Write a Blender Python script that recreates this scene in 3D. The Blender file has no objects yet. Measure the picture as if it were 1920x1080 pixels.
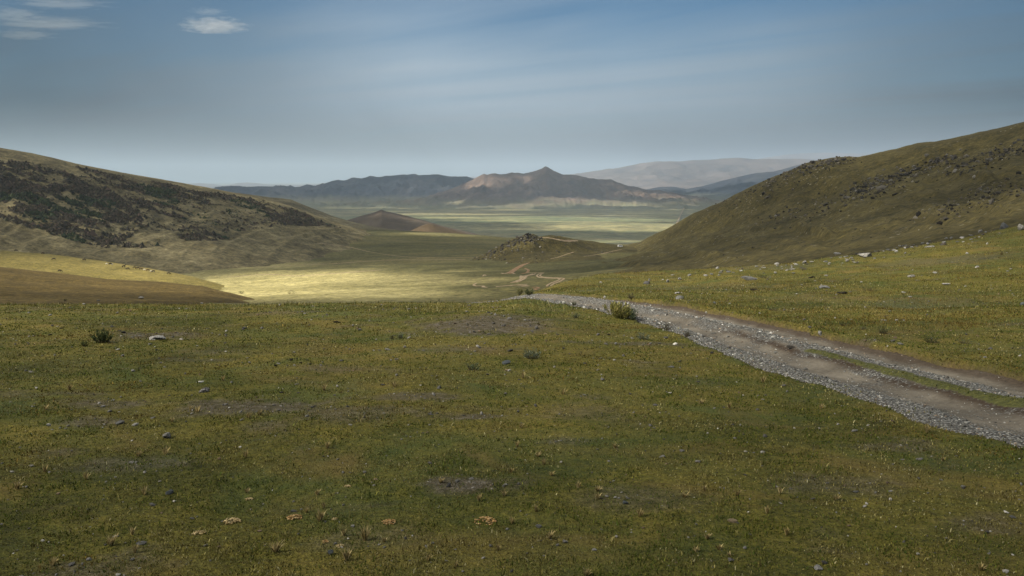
import bpy, bmesh, math, random
import numpy as np
from mathutils import Vector, Matrix
from mathutils.bvhtree import BVHTree

rng = np.random.default_rng(7)
random.seed(7)
C = bpy.context.scene.collection

# ------------------------------------------------------------------ camera
CAMZ = 1.7
F = 1598.0
PITCH = math.atan(205.0 / F)
cs, sn = math.cos(PITCH), math.sin(PITCH)

def ray(px, py):
    """direction through a pixel of the 1920x1080 frame, scaled so that dy = 1"""
    x = (np.asarray(px, float) - 960.0) / F
    v = (540.0 - np.asarray(py, float)) / F
    dy = cs + v * sn
    return x / dy, (-sn + v * cs) / dy

def at(px, py, Y):
    dx, dz = ray(px, py)
    return np.stack([dx * Y, np.asarray(Y, float) + 0 * dx, CAMZ + dz * Y], -1)

def project(x, y, z):
    zc = y * cs - (z - CAMZ) * sn
    v = (y * sn + (z - CAMZ) * cs) / zc
    return 960 + F * x / zc, 540 - F * v

cam_d = bpy.data.cameras.new('camera')
cam = bpy.data.objects.new('camera', cam_d)
C.objects.link(cam)
cam.location = (0, 0, CAMZ)
cam.rotation_euler = (math.pi / 2 - PITCH, 0, 0)
cam_d.sensor_width = 36
cam_d.lens = 36 * F / 1920
cam_d.clip_start = 0.1
cam_d.clip_end = 200000
bpy.context.scene.camera = cam

# ------------------------------------------------------------------ noise
def _hash(ix, iy, seed):
    h = (ix.astype(np.int64) * 374761393 + iy.astype(np.int64) * 668265263 + seed * 974711) & 0xFFFFFFFF
    h = ((h ^ (h >> 13)) * 1274126177) & 0xFFFFFFFF
    return (h ^ (h >> 16)) & 0xFFFFFFFF

def noise(x, y, seed=0):
    x = np.asarray(x, float); y = np.asarray(y, float)
    x, y = np.broadcast_arrays(x, y)
    ix = np.floor(x); iy = np.floor(y)
    fx = x - ix; fy = y - iy
    u = fx * fx * fx * (fx * (fx * 6 - 15) + 10)
    w = fy * fy * fy * (fy * (fy * 6 - 15) + 10)
    def g(a, b):
        h = _hash(ix + a, iy + b, seed) * (2 * math.pi / 4294967296.0)
        return np.cos(h) * (fx - a) + np.sin(h) * (fy - b)
    return 1.5 * ((g(0, 0) * (1 - u) + g(1, 0) * u) * (1 - w) + (g(0, 1) * (1 - u) + g(1, 1) * u) * w)

def fbm(x, y, octv=4, seed=0, gain=.5):
    t = 0; a = 1; s = 0
    for k in range(octv):
        t = t + a * noise(np.asarray(x) * 2 ** k, np.asarray(y) * 2 ** k, seed + k * 17)
        s += a; a *= gain
    return t / s

def ridged(x, y, octv=4, seed=0):
    t = 0; a = 1; s = 0
    for k in range(octv):
        t = t + a * (1 - 2 * np.abs(noise(np.asarray(x) * 2 ** k, np.asarray(y) * 2 ** k, seed + k * 17)))
        s += a; a *= .5
    return t / s

def smooth(a, b, x):
    t = np.clip((np.asarray(x, float) - a) / (b - a), 0, 1)
    return t * t * (3 - 2 * t)

# ------------------------------------------------------------------ object helpers
def mesh_np(name, verts, faces, mat, col=None, floats=None, shade=True, parent=None):
    """faces: list of integer arrays, each (n,3) or (n,4)"""
    me = bpy.data.meshes.new(name)
    verts = np.asarray(verts, np.float32)
    me.vertices.add(len(verts)); me.vertices.foreach_set('co', verts.ravel())
    loops = np.concatenate([np.asarray(f).ravel() for f in faces]).astype(np.int32)
    tot = np.concatenate([np.full(len(f), np.asarray(f).shape[1], np.int32) for f in faces])
    start = np.concatenate([[0], np.cumsum(tot)[:-1]]).astype(np.int32)
    me.loops.add(len(loops)); me.loops.foreach_set('vertex_index', loops)
    me.polygons.add(len(tot)); me.polygons.foreach_set('loop_start', start)
    me.polygons.foreach_set('loop_total', tot)
    me.polygons.foreach_set('use_smooth', np.full(len(tot), shade, bool))
    me.update(calc_edges=True)
    if col is not None:
        a = me.color_attributes.new('Col', 'FLOAT_COLOR', 'POINT')
        c4 = np.ones((len(verts), 4), np.float32); c4[:, :3] = col
        a.data.foreach_set('color', c4.ravel())
    for k, arr in (floats or {}).items():
        a = me.attributes.new(k, 'FLOAT', 'POINT')
        a.data.foreach_set('value', np.asarray(arr, np.float32).ravel())
    if mat: me.materials.append(mat)
    o = bpy.data.objects.new(name, me); C.objects.link(o)
    if parent: o.parent = parent
    return o

def tag(o, label=None, cat=None, group=None, kind=None):
    if label: o['label'] = label
    if cat: o['category'] = cat
    if group: o['group'] = group
    if kind: o['kind'] = kind
    return o

def empty(name, loc):
    o = bpy.data.objects.new(name, None); C.objects.link(o); o.location = loc
    o.empty_display_size = .2
    return o

def grid_faces(nr, nc):
    i = np.arange(nr * nc).reshape(nr, nc)
    return np.stack([i[:-1, :-1], i[:-1, 1:], i[1:, 1:], i[1:, :-1]], -1).reshape(-1, 4)

# ------------------------------------------------------------------ materials
def new_mat(name):
    m = bpy.data.materials.new(name); m.use_nodes = True
    nt = m.node_tree
    b = nt.nodes['Principled BSDF']
    b.inputs['Roughness'].default_value = .95
    b.inputs['Specular IOR Level'].default_value = .12
    return m, nt, b

def N(nt, t, **kw):
    n = nt.nodes.new(t)
    for k, v in kw.items(): setattr(n, k, v)
    return n

def nz(nt, vec, scale, detail=4, rough=.55, dist=0, stretch=None):
    n = N(nt, 'ShaderNodeTexNoise')
    n.inputs['Scale'].default_value = scale
    n.inputs['Detail'].default_value = detail
    n.inputs['Roughness'].default_value = rough
    n.inputs['Distortion'].default_value = dist
    if stretch:
        mp = N(nt, 'ShaderNodeMapping'); mp.inputs['Scale'].default_value = stretch
        nt.links.new(vec, mp.inputs['Vector']); vec = mp.outputs['Vector']
    nt.links.new(vec, n.inputs['Vector'])
    return n.outputs['Fac']

def math_n(nt, op, a, b=None, clamp=False):
    n = N(nt, 'ShaderNodeMath', operation=op, use_clamp=clamp)
    for i, v in enumerate((a, b)):
        if v is None: continue
        if isinstance(v, (int, float)): n.inputs[i].default_value = v
        else: nt.links.new(v, n.inputs[i])
    return n.outputs[0]

def ramp(nt, fac, stops):
    r = N(nt, 'ShaderNodeValToRGB')
    e = r.color_ramp.elements
    while len(e) < len(stops): e.new(.5)
    for k, (p, c) in enumerate(stops):
        e[k].position = p
        e[k].color = (c if len(c) == 4 else (*c, 1)) if not isinstance(c, (int, float)) else (c, c, c, 1)
    nt.links.new(fac, r.inputs['Fac'])
    return r.outputs['Color']

def mixc(nt, fac, a, b, mode='MIX'):
    n = N(nt, 'ShaderNodeMix', data_type='RGBA', blend_type=mode)
    for s, v in (('Factor', fac), ('A', a), ('B', b)):
        i = [q for q in n.inputs if q.name == s and (q.type == 'RGBA' if s != 'Factor' else q.type == 'VALUE')][0]
        if isinstance(v, (int, float)): i.default_value = v
        elif isinstance(v, tuple): i.default_value = (*v, 1)
        else: nt.links.new(v, i)
    return [q for q in n.outputs if q.type == 'RGBA'][0]

def attr(nt, name, out='Fac'):
    a = N(nt, 'ShaderNodeAttribute'); a.attribute_name = name
    return a.outputs[out]

def bump(nt, b, h, dist, strength=1.0):
    n = N(nt, 'ShaderNodeBump'); n.inputs['Distance'].default_value = dist; n.inputs['Strength'].default_value = strength
    nt.links.new(h, n.inputs['Height']); nt.links.new(n.outputs['Normal'], b.inputs['Normal'])

def terrain_mat(name, stops, big, mid, fine, w=(.5, .3, .2), bumpd=0, stretch=None, extra=None, contrast=1.9, micro=0):
    """colours of a slope from three sizes of noise (scales in 1/m)"""
    m, nt, b = new_mat(name)
    g = N(nt, 'ShaderNodeNewGeometry').outputs['Position']
    a1 = nz(nt, g, big, 5, .6, .6, stretch); a2 = nz(nt, g, mid, 5, .6, .3, stretch); a3 = nz(nt, g, fine, 3, .7)
    f = math_n(nt, 'ADD', math_n(nt, 'ADD', math_n(nt, 'MULTIPLY', a1, w[0]), math_n(nt, 'MULTIPLY', a2, w[1])), math_n(nt, 'MULTIPLY', a3, w[2]))
    f = math_n(nt, 'ADD', math_n(nt, 'MULTIPLY', math_n(nt, 'SUBTRACT', f, .5), contrast), .5, True)
    col = ramp(nt, f, stops)
    if extra: col = extra(nt, g, col, a2, a3)
    if micro:                                              # tufts and worn spots a metre or so across
        t1 = nz(nt, g, micro, 3, .75); t2 = nz(nt, g, micro * .35, 4, .65, .4)
        tt_ = math_n(nt, 'ADD', math_n(nt, 'MULTIPLY', t1, .5), math_n(nt, 'MULTIPLY', t2, .5))
        col = mixc(nt, 1.0, col, ramp(nt, tt_, [(.34, (.42, .42, .42)), (.5, (1.0, 1.0, 1.0)), (.66, (1.7, 1.66, 1.55))]), 'MULTIPLY')
    nt.links.new(col, b.inputs['Base Color'])
    if bumpd:
        h = math_n(nt, 'ADD', math_n(nt, 'MULTIPLY', a2, .6 * mid ** -1 * 0 + .7), math_n(nt, 'MULTIPLY', a3, .3))
        bump(nt, b, h, bumpd)
    return m

def speckle(scale, thresh, colour, amount=1.0):
    def f(nt, g, col, a2, a3):
        v = N(nt, 'ShaderNodeTexVoronoi'); v.inputs['Scale'].default_value = scale
        nt.links.new(g, v.inputs['Vector'])
        k = ramp(nt, v.outputs['Distance'], [(0, 1.0), (thresh, 1.0), (thresh * 1.5, 0.0)])
        gate = ramp(nt, nz(nt, g, scale * .12, 3), [(.5, 0.0), (.62, 1.0)])
        k = math_n(nt, 'MULTIPLY', math_n(nt, 'MULTIPLY', k, gate), amount)
        return mixc(nt, k, col, colour)
    return f

def solid_mat(name, c1, c2, scale=8, bumpd=.01, rough=.9, detail=6, stops=(.35, .65)):
    m, nt, b = new_mat(name)
    t = N(nt, 'ShaderNodeTexCoord').outputs['Object']
    f = nz(nt, t, scale, detail, .65)
    nt.links.new(ramp(nt, f, [(stops[0], c1), (stops[1], c2)]), b.inputs['Base Color'])
    b.inputs['Roughness'].default_value = rough
    if bumpd: bump(nt, b, f, bumpd)
    return m

def vcol_mat(name, translucent=.0, rough=.8):
    m, nt, b = new_mat(name)
    c = attr(nt, 'Col', 'Color')
    nt.links.new(c, b.inputs['Base Color']); b.inputs['Roughness'].default_value = rough
    if translucent:
        tr = N(nt, 'ShaderNodeBsdfTranslucent'); nt.links.new(c, tr.inputs['Color'])
        mx = N(nt, 'ShaderNodeMixShader'); mx.inputs[0].default_value = translucent
        nt.links.new(b.outputs[0], mx.inputs[1]); nt.links.new(tr.outputs[0], mx.inputs[2])
        nt.links.new(mx.outputs[0], nt.nodes['Material Output'].inputs['Surface'])
    return m

# ------------------------------------------------------------------ near meadow and road as height functions
SL = .075
def z_plain(x, y):
    x = np.asarray(x, float); y = np.asarray(y, float)
    k = smooth(-1.5, 5.5, x - np.maximum(0, y - 40) * .08)
    y0 = (18.6 + .05 * np.clip(x, -20, 0)) * (1 - k) + (44 + .42 * np.clip(x, 0, 60)) * k
    a = .0036 * (1 - k) + .008 * k
    d = np.clip(y - y0, 0, 60)
    z = -SL * y - a * d * d
    z = z + .0026 * np.clip(x - 4, 0, 60) ** 2
    return z

def z_soft(x, y):
    """the meadow before the road is cut into it"""
    r = smooth(0, 12, np.hypot(x, y))
    z = z_plain(x, y)
    z = z + .10 * fbm(x / 7, y / 5, 3, 3) * (.4 + .6 * r) + .035 * fbm(x / 1.1, y / .9, 4, 11)
    # the low stony mound in the middle of the meadow
    z = z + .20 * np.exp(-(((x + .45) / 1.7) ** 2 + ((y - 18.0) / 1.5) ** 2))
    z = z + .07 * smooth(17, 24, y) * fbm(x / 2.6, y / 3.0, 4, 29)
    # lumps and ledges on the bank across the road
    b = smooth(6, 12, x) * smooth(12, 20, y)
    z = z + b * (.22 * fbm(x / 4, y / 5, 4, 23))
    return z

rY = np.array([-8, 0, 5, 7, 8.6, 10.7, 13, 15, 17.4, 20, 22.5, 24.5, 27, 30, 34, 40])
rL = np.array([4.6, 4.45, 4.35, 4.2, 4.0, 3.72, 3.43, 3.25, 3.02, 2.72, 2.0, 1.25, .25, -1.6, -4.4, -9])
rR = np.array([7.7, 7.5, 7.2, 7.0, 6.8, 6.42, 5.95, 5.78, 5.62, 5.36, 4.7, 3.85, 2.6, .9, -1.9, -6.5])
def road_s(x, y):
    k = np.array([1, 2, 3, 2, 1]) / 9.0
    xl = sum(w * np.interp(y + d, rY, rL) for w, d in zip(k, (-1.6, -.8, 0, .8, 1.6)))
    xr = sum(w * np.interp(y + d, rY, rR) for w, d in zip(k, (-1.6, -.8, 0, .8, 1.6)))
    wob = .05 * noise(y * 1.3, y * 0 + .5, 40)
    wob2 = .045 * noise(y * 1.7, y * 0 + .5, 41)
    s = (x - xl) / (xr - xl)
    return s + wob * (1 - s) + wob2 * s, xl, xr

def z_meadow(x, y):
    z = z_soft(x, y)
    s, xl, xr = road_s(x, y)
    inside = smooth(-.035, .02, s) * (1 - smooth(.985, 1.035, s))
    lip = .05 * np.exp(-((s - 1.09) / .06) ** 2)
    return z - .32 * inside + lip

def z_road(x, y):
    s, xl, xr = road_s(x, y)
    z = z_plain(x, y) + .10 * fbm(x / 7, y / 5, 3, 3) * (.4 + .6 * smooth(0, 12, np.hypot(x, y)))
    b = smooth(6, 12, x) * smooth(12, 20, y)
    p = np.interp(s, [-.06, 0, .06, .13, .2, .28, .36, .43, .48, .53, .6, .68, .76, .85, .93, 1.0, 1.03, 1.07],
                  [-.20, -.02, .0, -.01, -.06, -.075, -.06, .01, .055, .05, .02, .0, -.05, -.09, -.09, -.05, -.02, -.2])
    rough = .012 * fbm(x * 4, y * 4, 3, 5) + .02 * fbm(x * 1.2, y * .8, 3, 6)
    return z + p - .035 * smooth(.5, 1, s) + rough

def hit_meadow(px, py, ymax=75):
    dx, dz = ray(px, py)
    ys = np.exp(np.linspace(math.log(3.0), math.log(ymax), 2600))
    s, _, _ = road_s(dx * ys, ys)
    zz = np.where((s > .0) & (s < 1.0), z_road(dx * ys, ys), z_meadow(dx * ys, ys))
    h = CAMZ + dz * ys - zz
    k = np.nonzero(h < 0)[0]
    if len(k) == 0: return None
    i = k[0]
    y = ys[i] if i == 0 else ys[i - 1] + (ys[i] - ys[i - 1]) * h[i - 1] / (h[i - 1] - h[i])
    x = dx * y
    return np.array([x, y, CAMZ + dz * y])

def ground_z(x, y):
    s, _, _ = road_s(x, y)
    return np.where((s > 0) & (s < 1), z_road(x, y), z_meadow(x, y))

# stony or bare patches on the meadow: pixel centre, half sizes in metres, strength
BARE_PX = [(920, 607, 1.6, 1.5, 1.0), (470, 765, 1.0, .55, .9), (200, 756, .5, .3, .8), (870, 908, .42, .22, 1.0),
           (775, 742, .5, .3, .8), (890, 781, .35, .22, .9), (300, 628, 1.1, .6, .8), (540, 585, 1.3, .9, .5),
           (1180, 645, 1.3, .35, .7), (640, 690, .8, .4, .5), (660, 775, .8, .5, .6), (860, 655, .9, .5, .5),
           (1080, 775, .7, .4, .4), (240, 870, .5, .25, .6), (1570, 905, .5, .3, .5), (1180, 935, .5, .3, .5),
           (160, 790, .4, .25, .7), (700, 1010, .4, .25, .4), (1730, 570, 2.5, 1.6, .4), (1450, 500, 3, 3, .4),
           (1760, 490, 4, 3, .5), (1330, 540, 3, 3, .35), (1500, 560, 2, 2, .3), (100, 578, 1.5, 1.2, .4), (420, 660, .8, .4, .4)]
BARE = []
for (px, py, ax, ay, k) in BARE_PX:
    p = hit_meadow(px, py)
    if p is not None: BARE.append((p[0], p[1], ax, ay, k))
def bare(x, y):
    m = np.zeros_like(np.asarray(x, float))
    w = .75 * fbm(np.asarray(x) * 1.7, np.asarray(y) * 1.7, 5, 60, .7)
    for bx, by, ax, ay, k in BARE:
        q = np.sqrt(((x - bx) / ax) ** 2 + ((y - by) / ay) ** 2) + 1.5 * w
        m = np.maximum(m, k * (1 - smooth(.35, 1.25, q)))
    m = np.maximum(m, .6 * smooth(.26, .55, fbm(np.asarray(x) / 1.3, np.asarray(y) / .9, 4, 77)))
    return m

# ---- meadow mesh
nr, nc = 860, 620
ly = np.exp(np.linspace(math.log(2.0), math.log(112.0), nr)) - 6.0
tt = np.linspace(-.98, .98, nc)
Yg = np.repeat(ly[:, None], nc, 1); Xg = tt[None, :] * (Yg + 6.0)
Zg = z_meadow(Xg, Yg)

def meadow_mat():
    m, nt, b = new_mat('meadow_turf')
    g = N(nt, 'ShaderNodeNewGeometry').outputs['Position']
    big = nz(nt, g, .16, 5, .6, .8); mid = nz(nt, g, .9, 5, .62, .4); fin = nz(nt, g, 9, 4, .7); vf = nz(nt, g, 60, 3, .7)
    f = math_n(nt, 'ADD', math_n(nt, 'MULTIPLY', big, .42), math_n(nt, 'ADD', math_n(nt, 'MULTIPLY', mid, .3), math_n(nt, 'MULTIPLY', fin, .28)))
    f = math_n(nt, 'ADD', math_n(nt, 'MULTIPLY', math_n(nt, 'SUBTRACT', f, .5), 2.4), .5, True)
    c = ramp(nt, f, [(.12, (.018, .020, 0.0046)), (.36, (.050, .050, 0.0092)), (.55, (.088, .078, 0.0145)), (.75, (.130, .104, 0.0224)), (.95, (.18, .145, 0.0383))])
    gr1 = math_n(nt, 'ADD', math_n(nt, 'MULTIPLY', vf, .5), math_n(nt, 'MULTIPLY', nz(nt, g, 24, 4, .75), .5))
    c = mixc(nt, .9, c, ramp(nt, gr1, [(.36, (.28, .26, .24)), (.5, (.95, .95, .95)), (.64, (1.75, 1.7, 1.6))]), 'MULTIPLY')
    # greener and browner drifts
    gr = ramp(nt, nz(nt, g, .33, 4, .6, 1.0), [(.48, 0.0), (.66, 1.0)])
    c = mixc(nt, math_n(nt, 'MULTIPLY', gr, .5), c, (.034, .058, .016))
    br = ramp(nt, nz(nt, g, .5, 4, .6, 1.0), [(.52, 0.0), (.70, 1.0)])
    c = mixc(nt, math_n(nt, 'MULTIPLY', br, .5), c, (.13, .085, .028))
    soil = ramp(nt, math_n(nt, 'ADD', math_n(nt, 'MULTIPLY', fin, .5), math_n(nt, 'MULTIPLY', vf, .5)), [(.36, (.022, .018, .012)), (.5, (.062, .050, .034)), (.66, (.15, .132, .105))])
    k = math_n(nt, 'MULTIPLY', attr(nt, 'bare'), ramp(nt, fin, [(.3, .6), (.6, 1.0)]))
    c = mixc(nt, k, c, soil)
    nt.links.new(mixc(nt, attr(nt, 'cut'), c, ramp(nt, fin, [(.3, (.05, .034, .022)), (.7, (.12, .083, .055))])), b.inputs['Base Color'])
    h = math_n(nt, 'ADD', math_n(nt, 'MULTIPLY', fin, .7), math_n(nt, 'MULTIPLY', vf, .25))
    bump(nt, b, h, .07, .9)
    return m
sg, _, _ = road_s(Xg, Yg)
cutv = smooth(-.04, -.01, sg) * (1 - smooth(1.0, 1.05, sg))
MEADOW = meadow_mat()
o = mesh_np('meadow', np.stack([Xg, Yg, Zg], -1).reshape(-1, 3), [grid_faces(nr, nc)], MEADOW,
            floats={'bare': bare(Xg, Yg), 'cut': cutv})
tag(o, kind='structure')

# ---- road mesh
yr = np.arange(-6, 38, .045); sr = np.linspace(-.06, 1.07, 84)
_, xl, xr = road_s(0 * yr, yr)
Yr = np.repeat(yr[:, None], len(sr), 1); Xr = xl[:, None] + (xr - xl)[:, None] * sr[None, :]
Zr = z_road(Xr, Yr)
def road_mat():
    m, nt, b = new_mat('gravel_road')
    g = N(nt, 'ShaderNodeNewGeometry').outputs['Position']
    big = nz(nt, g, 1.1, 4, .6, .5); fin = nz(nt, g, 16, 4, .7)
    soil = ramp(nt, math_n(nt, 'ADD', math_n(nt, 'MULTIPLY', big, .6), math_n(nt, 'MULTIPLY', fin, .4)),
                [(.32, (.058, .050, .039)), (.5, (.114, .099, .078)), (.68, (.175, .155, .124))])
    v = N(nt, 'ShaderNodeTexVoronoi'); v.inputs['Scale'].default_value = 38; nt.links.new(g, v.inputs['Vector'])
    sep = N(nt, 'ShaderNodeSeparateColor'); nt.links.new(v.outputs['Color'], sep.inputs[0])
    soil = mixc(nt, attr(nt, 'dark_band'), soil, ramp(nt, fin, [(.3, (.022, .015, .010)), (.7, (.055, .038, .025))]))
    st = ramp(nt, sep.outputs[0], [(.1, (.085, .085, .080)), (.5, (.17, .17, .158)), (.9, (.32, .315, .295))])
    st = mixc(nt, ramp(nt, v.outputs['Distance'], [(.25, 0.0), (.6, .8)]), st, (.025, .022, .02))
    k = math_n(nt, 'ADD', attr(nt, 'gravel'), math_n(nt, 'MULTIPLY', math_n(nt, 'SUBTRACT', fin, .5), 1.2), True)
    k = ramp(nt, k, [(.35, 0.0), (.6, 1.0)])
    c = mixc(nt, k, soil, st)
    k2 = math_n(nt, 'ADD', attr(nt, 'turf'), math_n(nt, 'MULTIPLY', math_n(nt, 'SUBTRACT', fin, .5), 1.0), True)
    c = mixc(nt, ramp(nt, k2, [(.4, 0.0), (.6, 1.0)]), c, ramp(nt, fin, [(.3, (.03, .033, .012)), (.7, (.10, .10, .03))]))
    nt.links.new(c, b.inputs['Base Color'])
    h = math_n(nt, 'ADD', math_n(nt, 'MULTIPLY', fin, .5), math_n(nt, 'MULTIPLY', math_n(nt, 'SUBTRACT', 1.0, v.outputs['Distance']), k))
    bump(nt, b, h, .03, .8)
    return m
def gravel_mask(s, y):
    near = 1 - smooth(13.5, 17, y)
    g = np.interp(s, [0, .03, .12, .2, .34, .42, .5, .56, .72, .80, 1], [.7, .8, .75, .35, .28, .45, .55, .85, .85, .25, .10])
    return g + .35 * fbm(s * 6, y * .8, 3, 90) + .1 * smooth(18, 24, y)
def dark_band_mask(s, y):  # darker soil bands left of the centre strip and along the far edge
    wv = .02 * noise(y * 1.5, s * 0 + .7, 95)
    return np.clip(np.exp(-((s - .415 + wv) / .035) ** 2) * (1 - smooth(15, 19, y)) + .8 * smooth(.9, .99, s + wv), 0, 1)
def turf_mask(s, y):
    n = 1 - smooth(11.5, 14.5, y + 1.5 * noise(y * 1.1, y * 0 + .3, 93))
    return n * np.clip(1.25 - np.abs(s - .475) / .052, 0, 1) + .25 * noise(s * 9, y * 2, 94) * n
ROAD = road_mat()
o = mesh_np('road', np.stack([Xr, Yr, Zr], -1).reshape(-1, 3), [grid_faces(*Xr.shape)], ROAD,
            floats={'dark_band': dark_band_mask(np.broadcast_to(sr, Xr.shape), Yr), 'gravel': gravel_mask(np.broadcast_to(sr, Xr.shape), Yr), 'turf': turf_mask(np.broadcast_to(sr, Xr.shape), Yr)})
tag(o, kind='structure')

def in_poly(px_, py_, poly):
    poly = np.array(poly, float); ins = np.zeros(len(px_), bool); j = len(poly) - 1
    for i in range(len(poly)):
        xi, yi = poly[i]; xj, yj = poly[j]
        c = ((yi > py_) != (yj > py_)) & (px_ < (xj - xi) * (py_ - yi) / (yj - yi + 1e-9) + xi)
        ins ^= c; j = i
    return ins
SCRUB = [
 ([(-1000, 250), (0, 300), (60, 305), (110, 318), (150, 332), (200, 350), (260, 395), (268, 425), (235, 450), (190, 462), (130, 430), (60, 400), (0, 385), (-1000, 330)], .95),
 ([(140, 312), (240, 332), (330, 348), (400, 365), (420, 385), (330, 380), (300, 372), (250, 360), (190, 345)], .8),
 ([(240, 372), (300, 378), (360, 402), (350, 412), (290, 400), (240, 385)], .7),
 ([(330, 350), (430, 366), (500, 378), (560, 395), (610, 418), (640, 428), (560, 415), (520, 405), (440, 385), (370, 362)], .6),
 ([(0, 385), (90, 402), (180, 430), (240, 455), (300, 460), (270, 465), (180, 465), (100, 440), (0, 410)], .35),
 ([(500, 400), (560, 408), (600, 424), (560, 424), (510, 414)], .6),
 ([(330, 440), (400, 438), (440, 446), (400, 452), (340, 450)], .35),
 ([(0, 310), (300, 350), (560, 420), (400, 440), (250, 430), (0, 370)], .10),
]
def scrub_cover(qx, qy, wx, wy):
    """share of the ground that scrub covers, by slope patches and strips of open grass between them"""
    sh = np.shape(qx); qx = np.ravel(qx); qy = np.ravel(qy); wx = np.ravel(wx); wy = np.ravel(wy)
    prob = np.zeros(len(qx))
    for poly, pr in SCRUB: prob = np.maximum(prob, pr * in_poly(qx, qy, poly))
    clump = fbm(wx / 38, wy / 60, 4, 501)
    strips = fbm(qx / 26 - qy / 9, qy / 40 + qx / 120, 3, 502)
    return (prob * np.clip(.85 + 2.4 * clump + 2.8 * strips, .03, 1.1)).reshape(sh)

# ------------------------------------------------------------------ lofted hills
BVH = []
HILLS = {}
def loft(name, rows, u0, u1, nu, nv, mat, disp=None, amps=None, tension=.55, drop_ok=True, kind='structure', post=None):
    """a slope through traced crest and foot lines, every line at its own real distance"""
    u = np.linspace(u0, u1, nu)
    P = []
    for r in rows:
        r = np.array(r, float)
        P.append(at(u, np.interp(u, r[:, 0], r[:, 1]), np.interp(u, r[:, 0], r[:, 2])))
    P = np.array(P)                                       # rows, nu, 3
    n = len(P)
    T = np.zeros_like(P)
    T[1:-1] = (P[2:] - P[:-2]) * .5 * tension * 1.4
    T[0] = (P[1] - P[0]) * tension; T[-1] = (P[-1] - P[-2]) * tension
    v = np.linspace(0, n - 1, nv)
    i = np.minimum(v.astype(int), n - 2); f = (v - i)[:, None, None]
    h00 = 2 * f ** 3 - 3 * f ** 2 + 1; h10 = f ** 3 - 2 * f ** 2 + f; h01 = -2 * f ** 3 + 3 * f ** 2; h11 = f ** 3 - f ** 2
    G = h00 * P[i] + h10 * T[i] + h01 * P[i + 1] + h11 * T[i + 1]
    if disp is not None:
        a = np.interp(v, np.arange(n), amps)[:, None]
        d = disp(G[..., 0], G[..., 1], np.repeat(u[None], nv, 0), np.repeat(v[:, None], nu, 1))
        G[..., 2] += a * d
    if post is not None: G[..., 2] += post(G[..., 0], G[..., 1])
    fc = grid_faces(nv, nu)
    fl = None
    if name == 'left_hill':                                # low heath under and round the scrub
        hx, hy = project(G[..., 0], G[..., 1], G[..., 2])
        fl = {'heath': scrub_cover(hx, hy, G[..., 0], G[..., 1])}
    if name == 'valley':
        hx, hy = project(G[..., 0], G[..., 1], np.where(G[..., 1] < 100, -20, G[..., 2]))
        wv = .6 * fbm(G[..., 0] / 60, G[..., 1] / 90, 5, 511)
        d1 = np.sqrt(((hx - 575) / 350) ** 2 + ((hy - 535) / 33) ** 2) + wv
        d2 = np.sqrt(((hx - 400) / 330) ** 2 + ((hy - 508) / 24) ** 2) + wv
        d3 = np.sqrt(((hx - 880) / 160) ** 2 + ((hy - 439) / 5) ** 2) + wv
        fl = {'dry': np.maximum(np.maximum(1 - smooth(.5, 1.25, d1), .5 * (1 - smooth(.4, 1.2, d2))), .6 * (1 - smooth(.5, 1.2, d3)))}  # where sunlit patches are painted into the valley as paler grass
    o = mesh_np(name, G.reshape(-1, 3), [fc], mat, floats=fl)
    tag(o, kind=kind)
    if drop_ok:
        BVH.append((name, BVHTree.FromPolygons(G.reshape(-1, 3).tolist(), fc.tolist())))
    HILLS[name] = G
    return o

def drop(px, py, only=None):
    """where the sight line through a pixel first meets the land"""
    best = None
    if only is None or only == 'meadow':
        p = hit_meadow(px, py)
        if p is not None: best = (p[1], p, 'meadow')
    dx, dz = ray(px, py)
    d = Vector((float(dx), 1.0, float(dz)))
    for nm, b in BVH:
        if only and nm != only: continue
        loc, nrm, idx, dist = b.ray_cast(Vector((0, 0, CAMZ)), d.normalized())
        if loc is not None and (best is None or loc.y < best[0]):
            best = (loc.y, np.array(loc), nm)
    return best

def land_z(x, y, only):
    for nm, b in BVH:
        if nm == only:
            loc, nrm, idx, dist = b.ray_cast(Vector((x, y, 3000)), Vector((0, 0, -1)))
            return loc.z if loc is not None else None

# ---- colours of the land
def sunlit_floor(nt, g, col, a2, a3):
    """pale dry grass with sun patches painted in, darker olive for the shaded slopes"""
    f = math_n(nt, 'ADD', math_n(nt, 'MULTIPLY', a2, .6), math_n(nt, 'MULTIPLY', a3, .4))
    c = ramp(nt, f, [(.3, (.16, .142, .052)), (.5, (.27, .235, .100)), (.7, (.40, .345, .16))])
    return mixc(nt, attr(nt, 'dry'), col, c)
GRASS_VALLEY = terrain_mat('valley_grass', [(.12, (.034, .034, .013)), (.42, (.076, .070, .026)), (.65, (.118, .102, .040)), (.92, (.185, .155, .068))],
                           .006, .03, .25, (.42, .36, .22), bumpd=.9, stretch=(.6, 1.6, 1), micro=.8, contrast=2.3, extra=sunlit_floor)
def heath(nt, g, col, a2, a3):
    c = ramp(nt, a3, [(.3, (.030, .026, .018)), (.5, (.060, .050, .034)), (.7, (.10, .078, .052))])
    return mixc(nt, math_n(nt, 'MULTIPLY', attr(nt, 'heath'), .62, True), col, c)
HILL_LEFT = terrain_mat('dry_hill_grass', [(.12, (.052, .042, .021)), (.42, (.105, .086, .042)), (.65, (.180, .149, .076)), (.92, (.29, .245, .135))],
                        .012, .06, .35, (.36, .36, .28), bumpd=1.8, contrast=2.8, micro=.55, extra=heath)
HILL_RIGHT = terrain_mat('olive_hill_grass', [(.12, (.029, .025, .009)), (.42, (.060, .049, .017)), (.65, (.092, .075, .026)), (.92, (.15, .118, .050))],
                         .010, .07, .45, (.34, .34, .32), bumpd=1.4, contrast=2.6, micro=.8, extra=speckle(.30, .15, (.24, .22, .18), .8))
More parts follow.
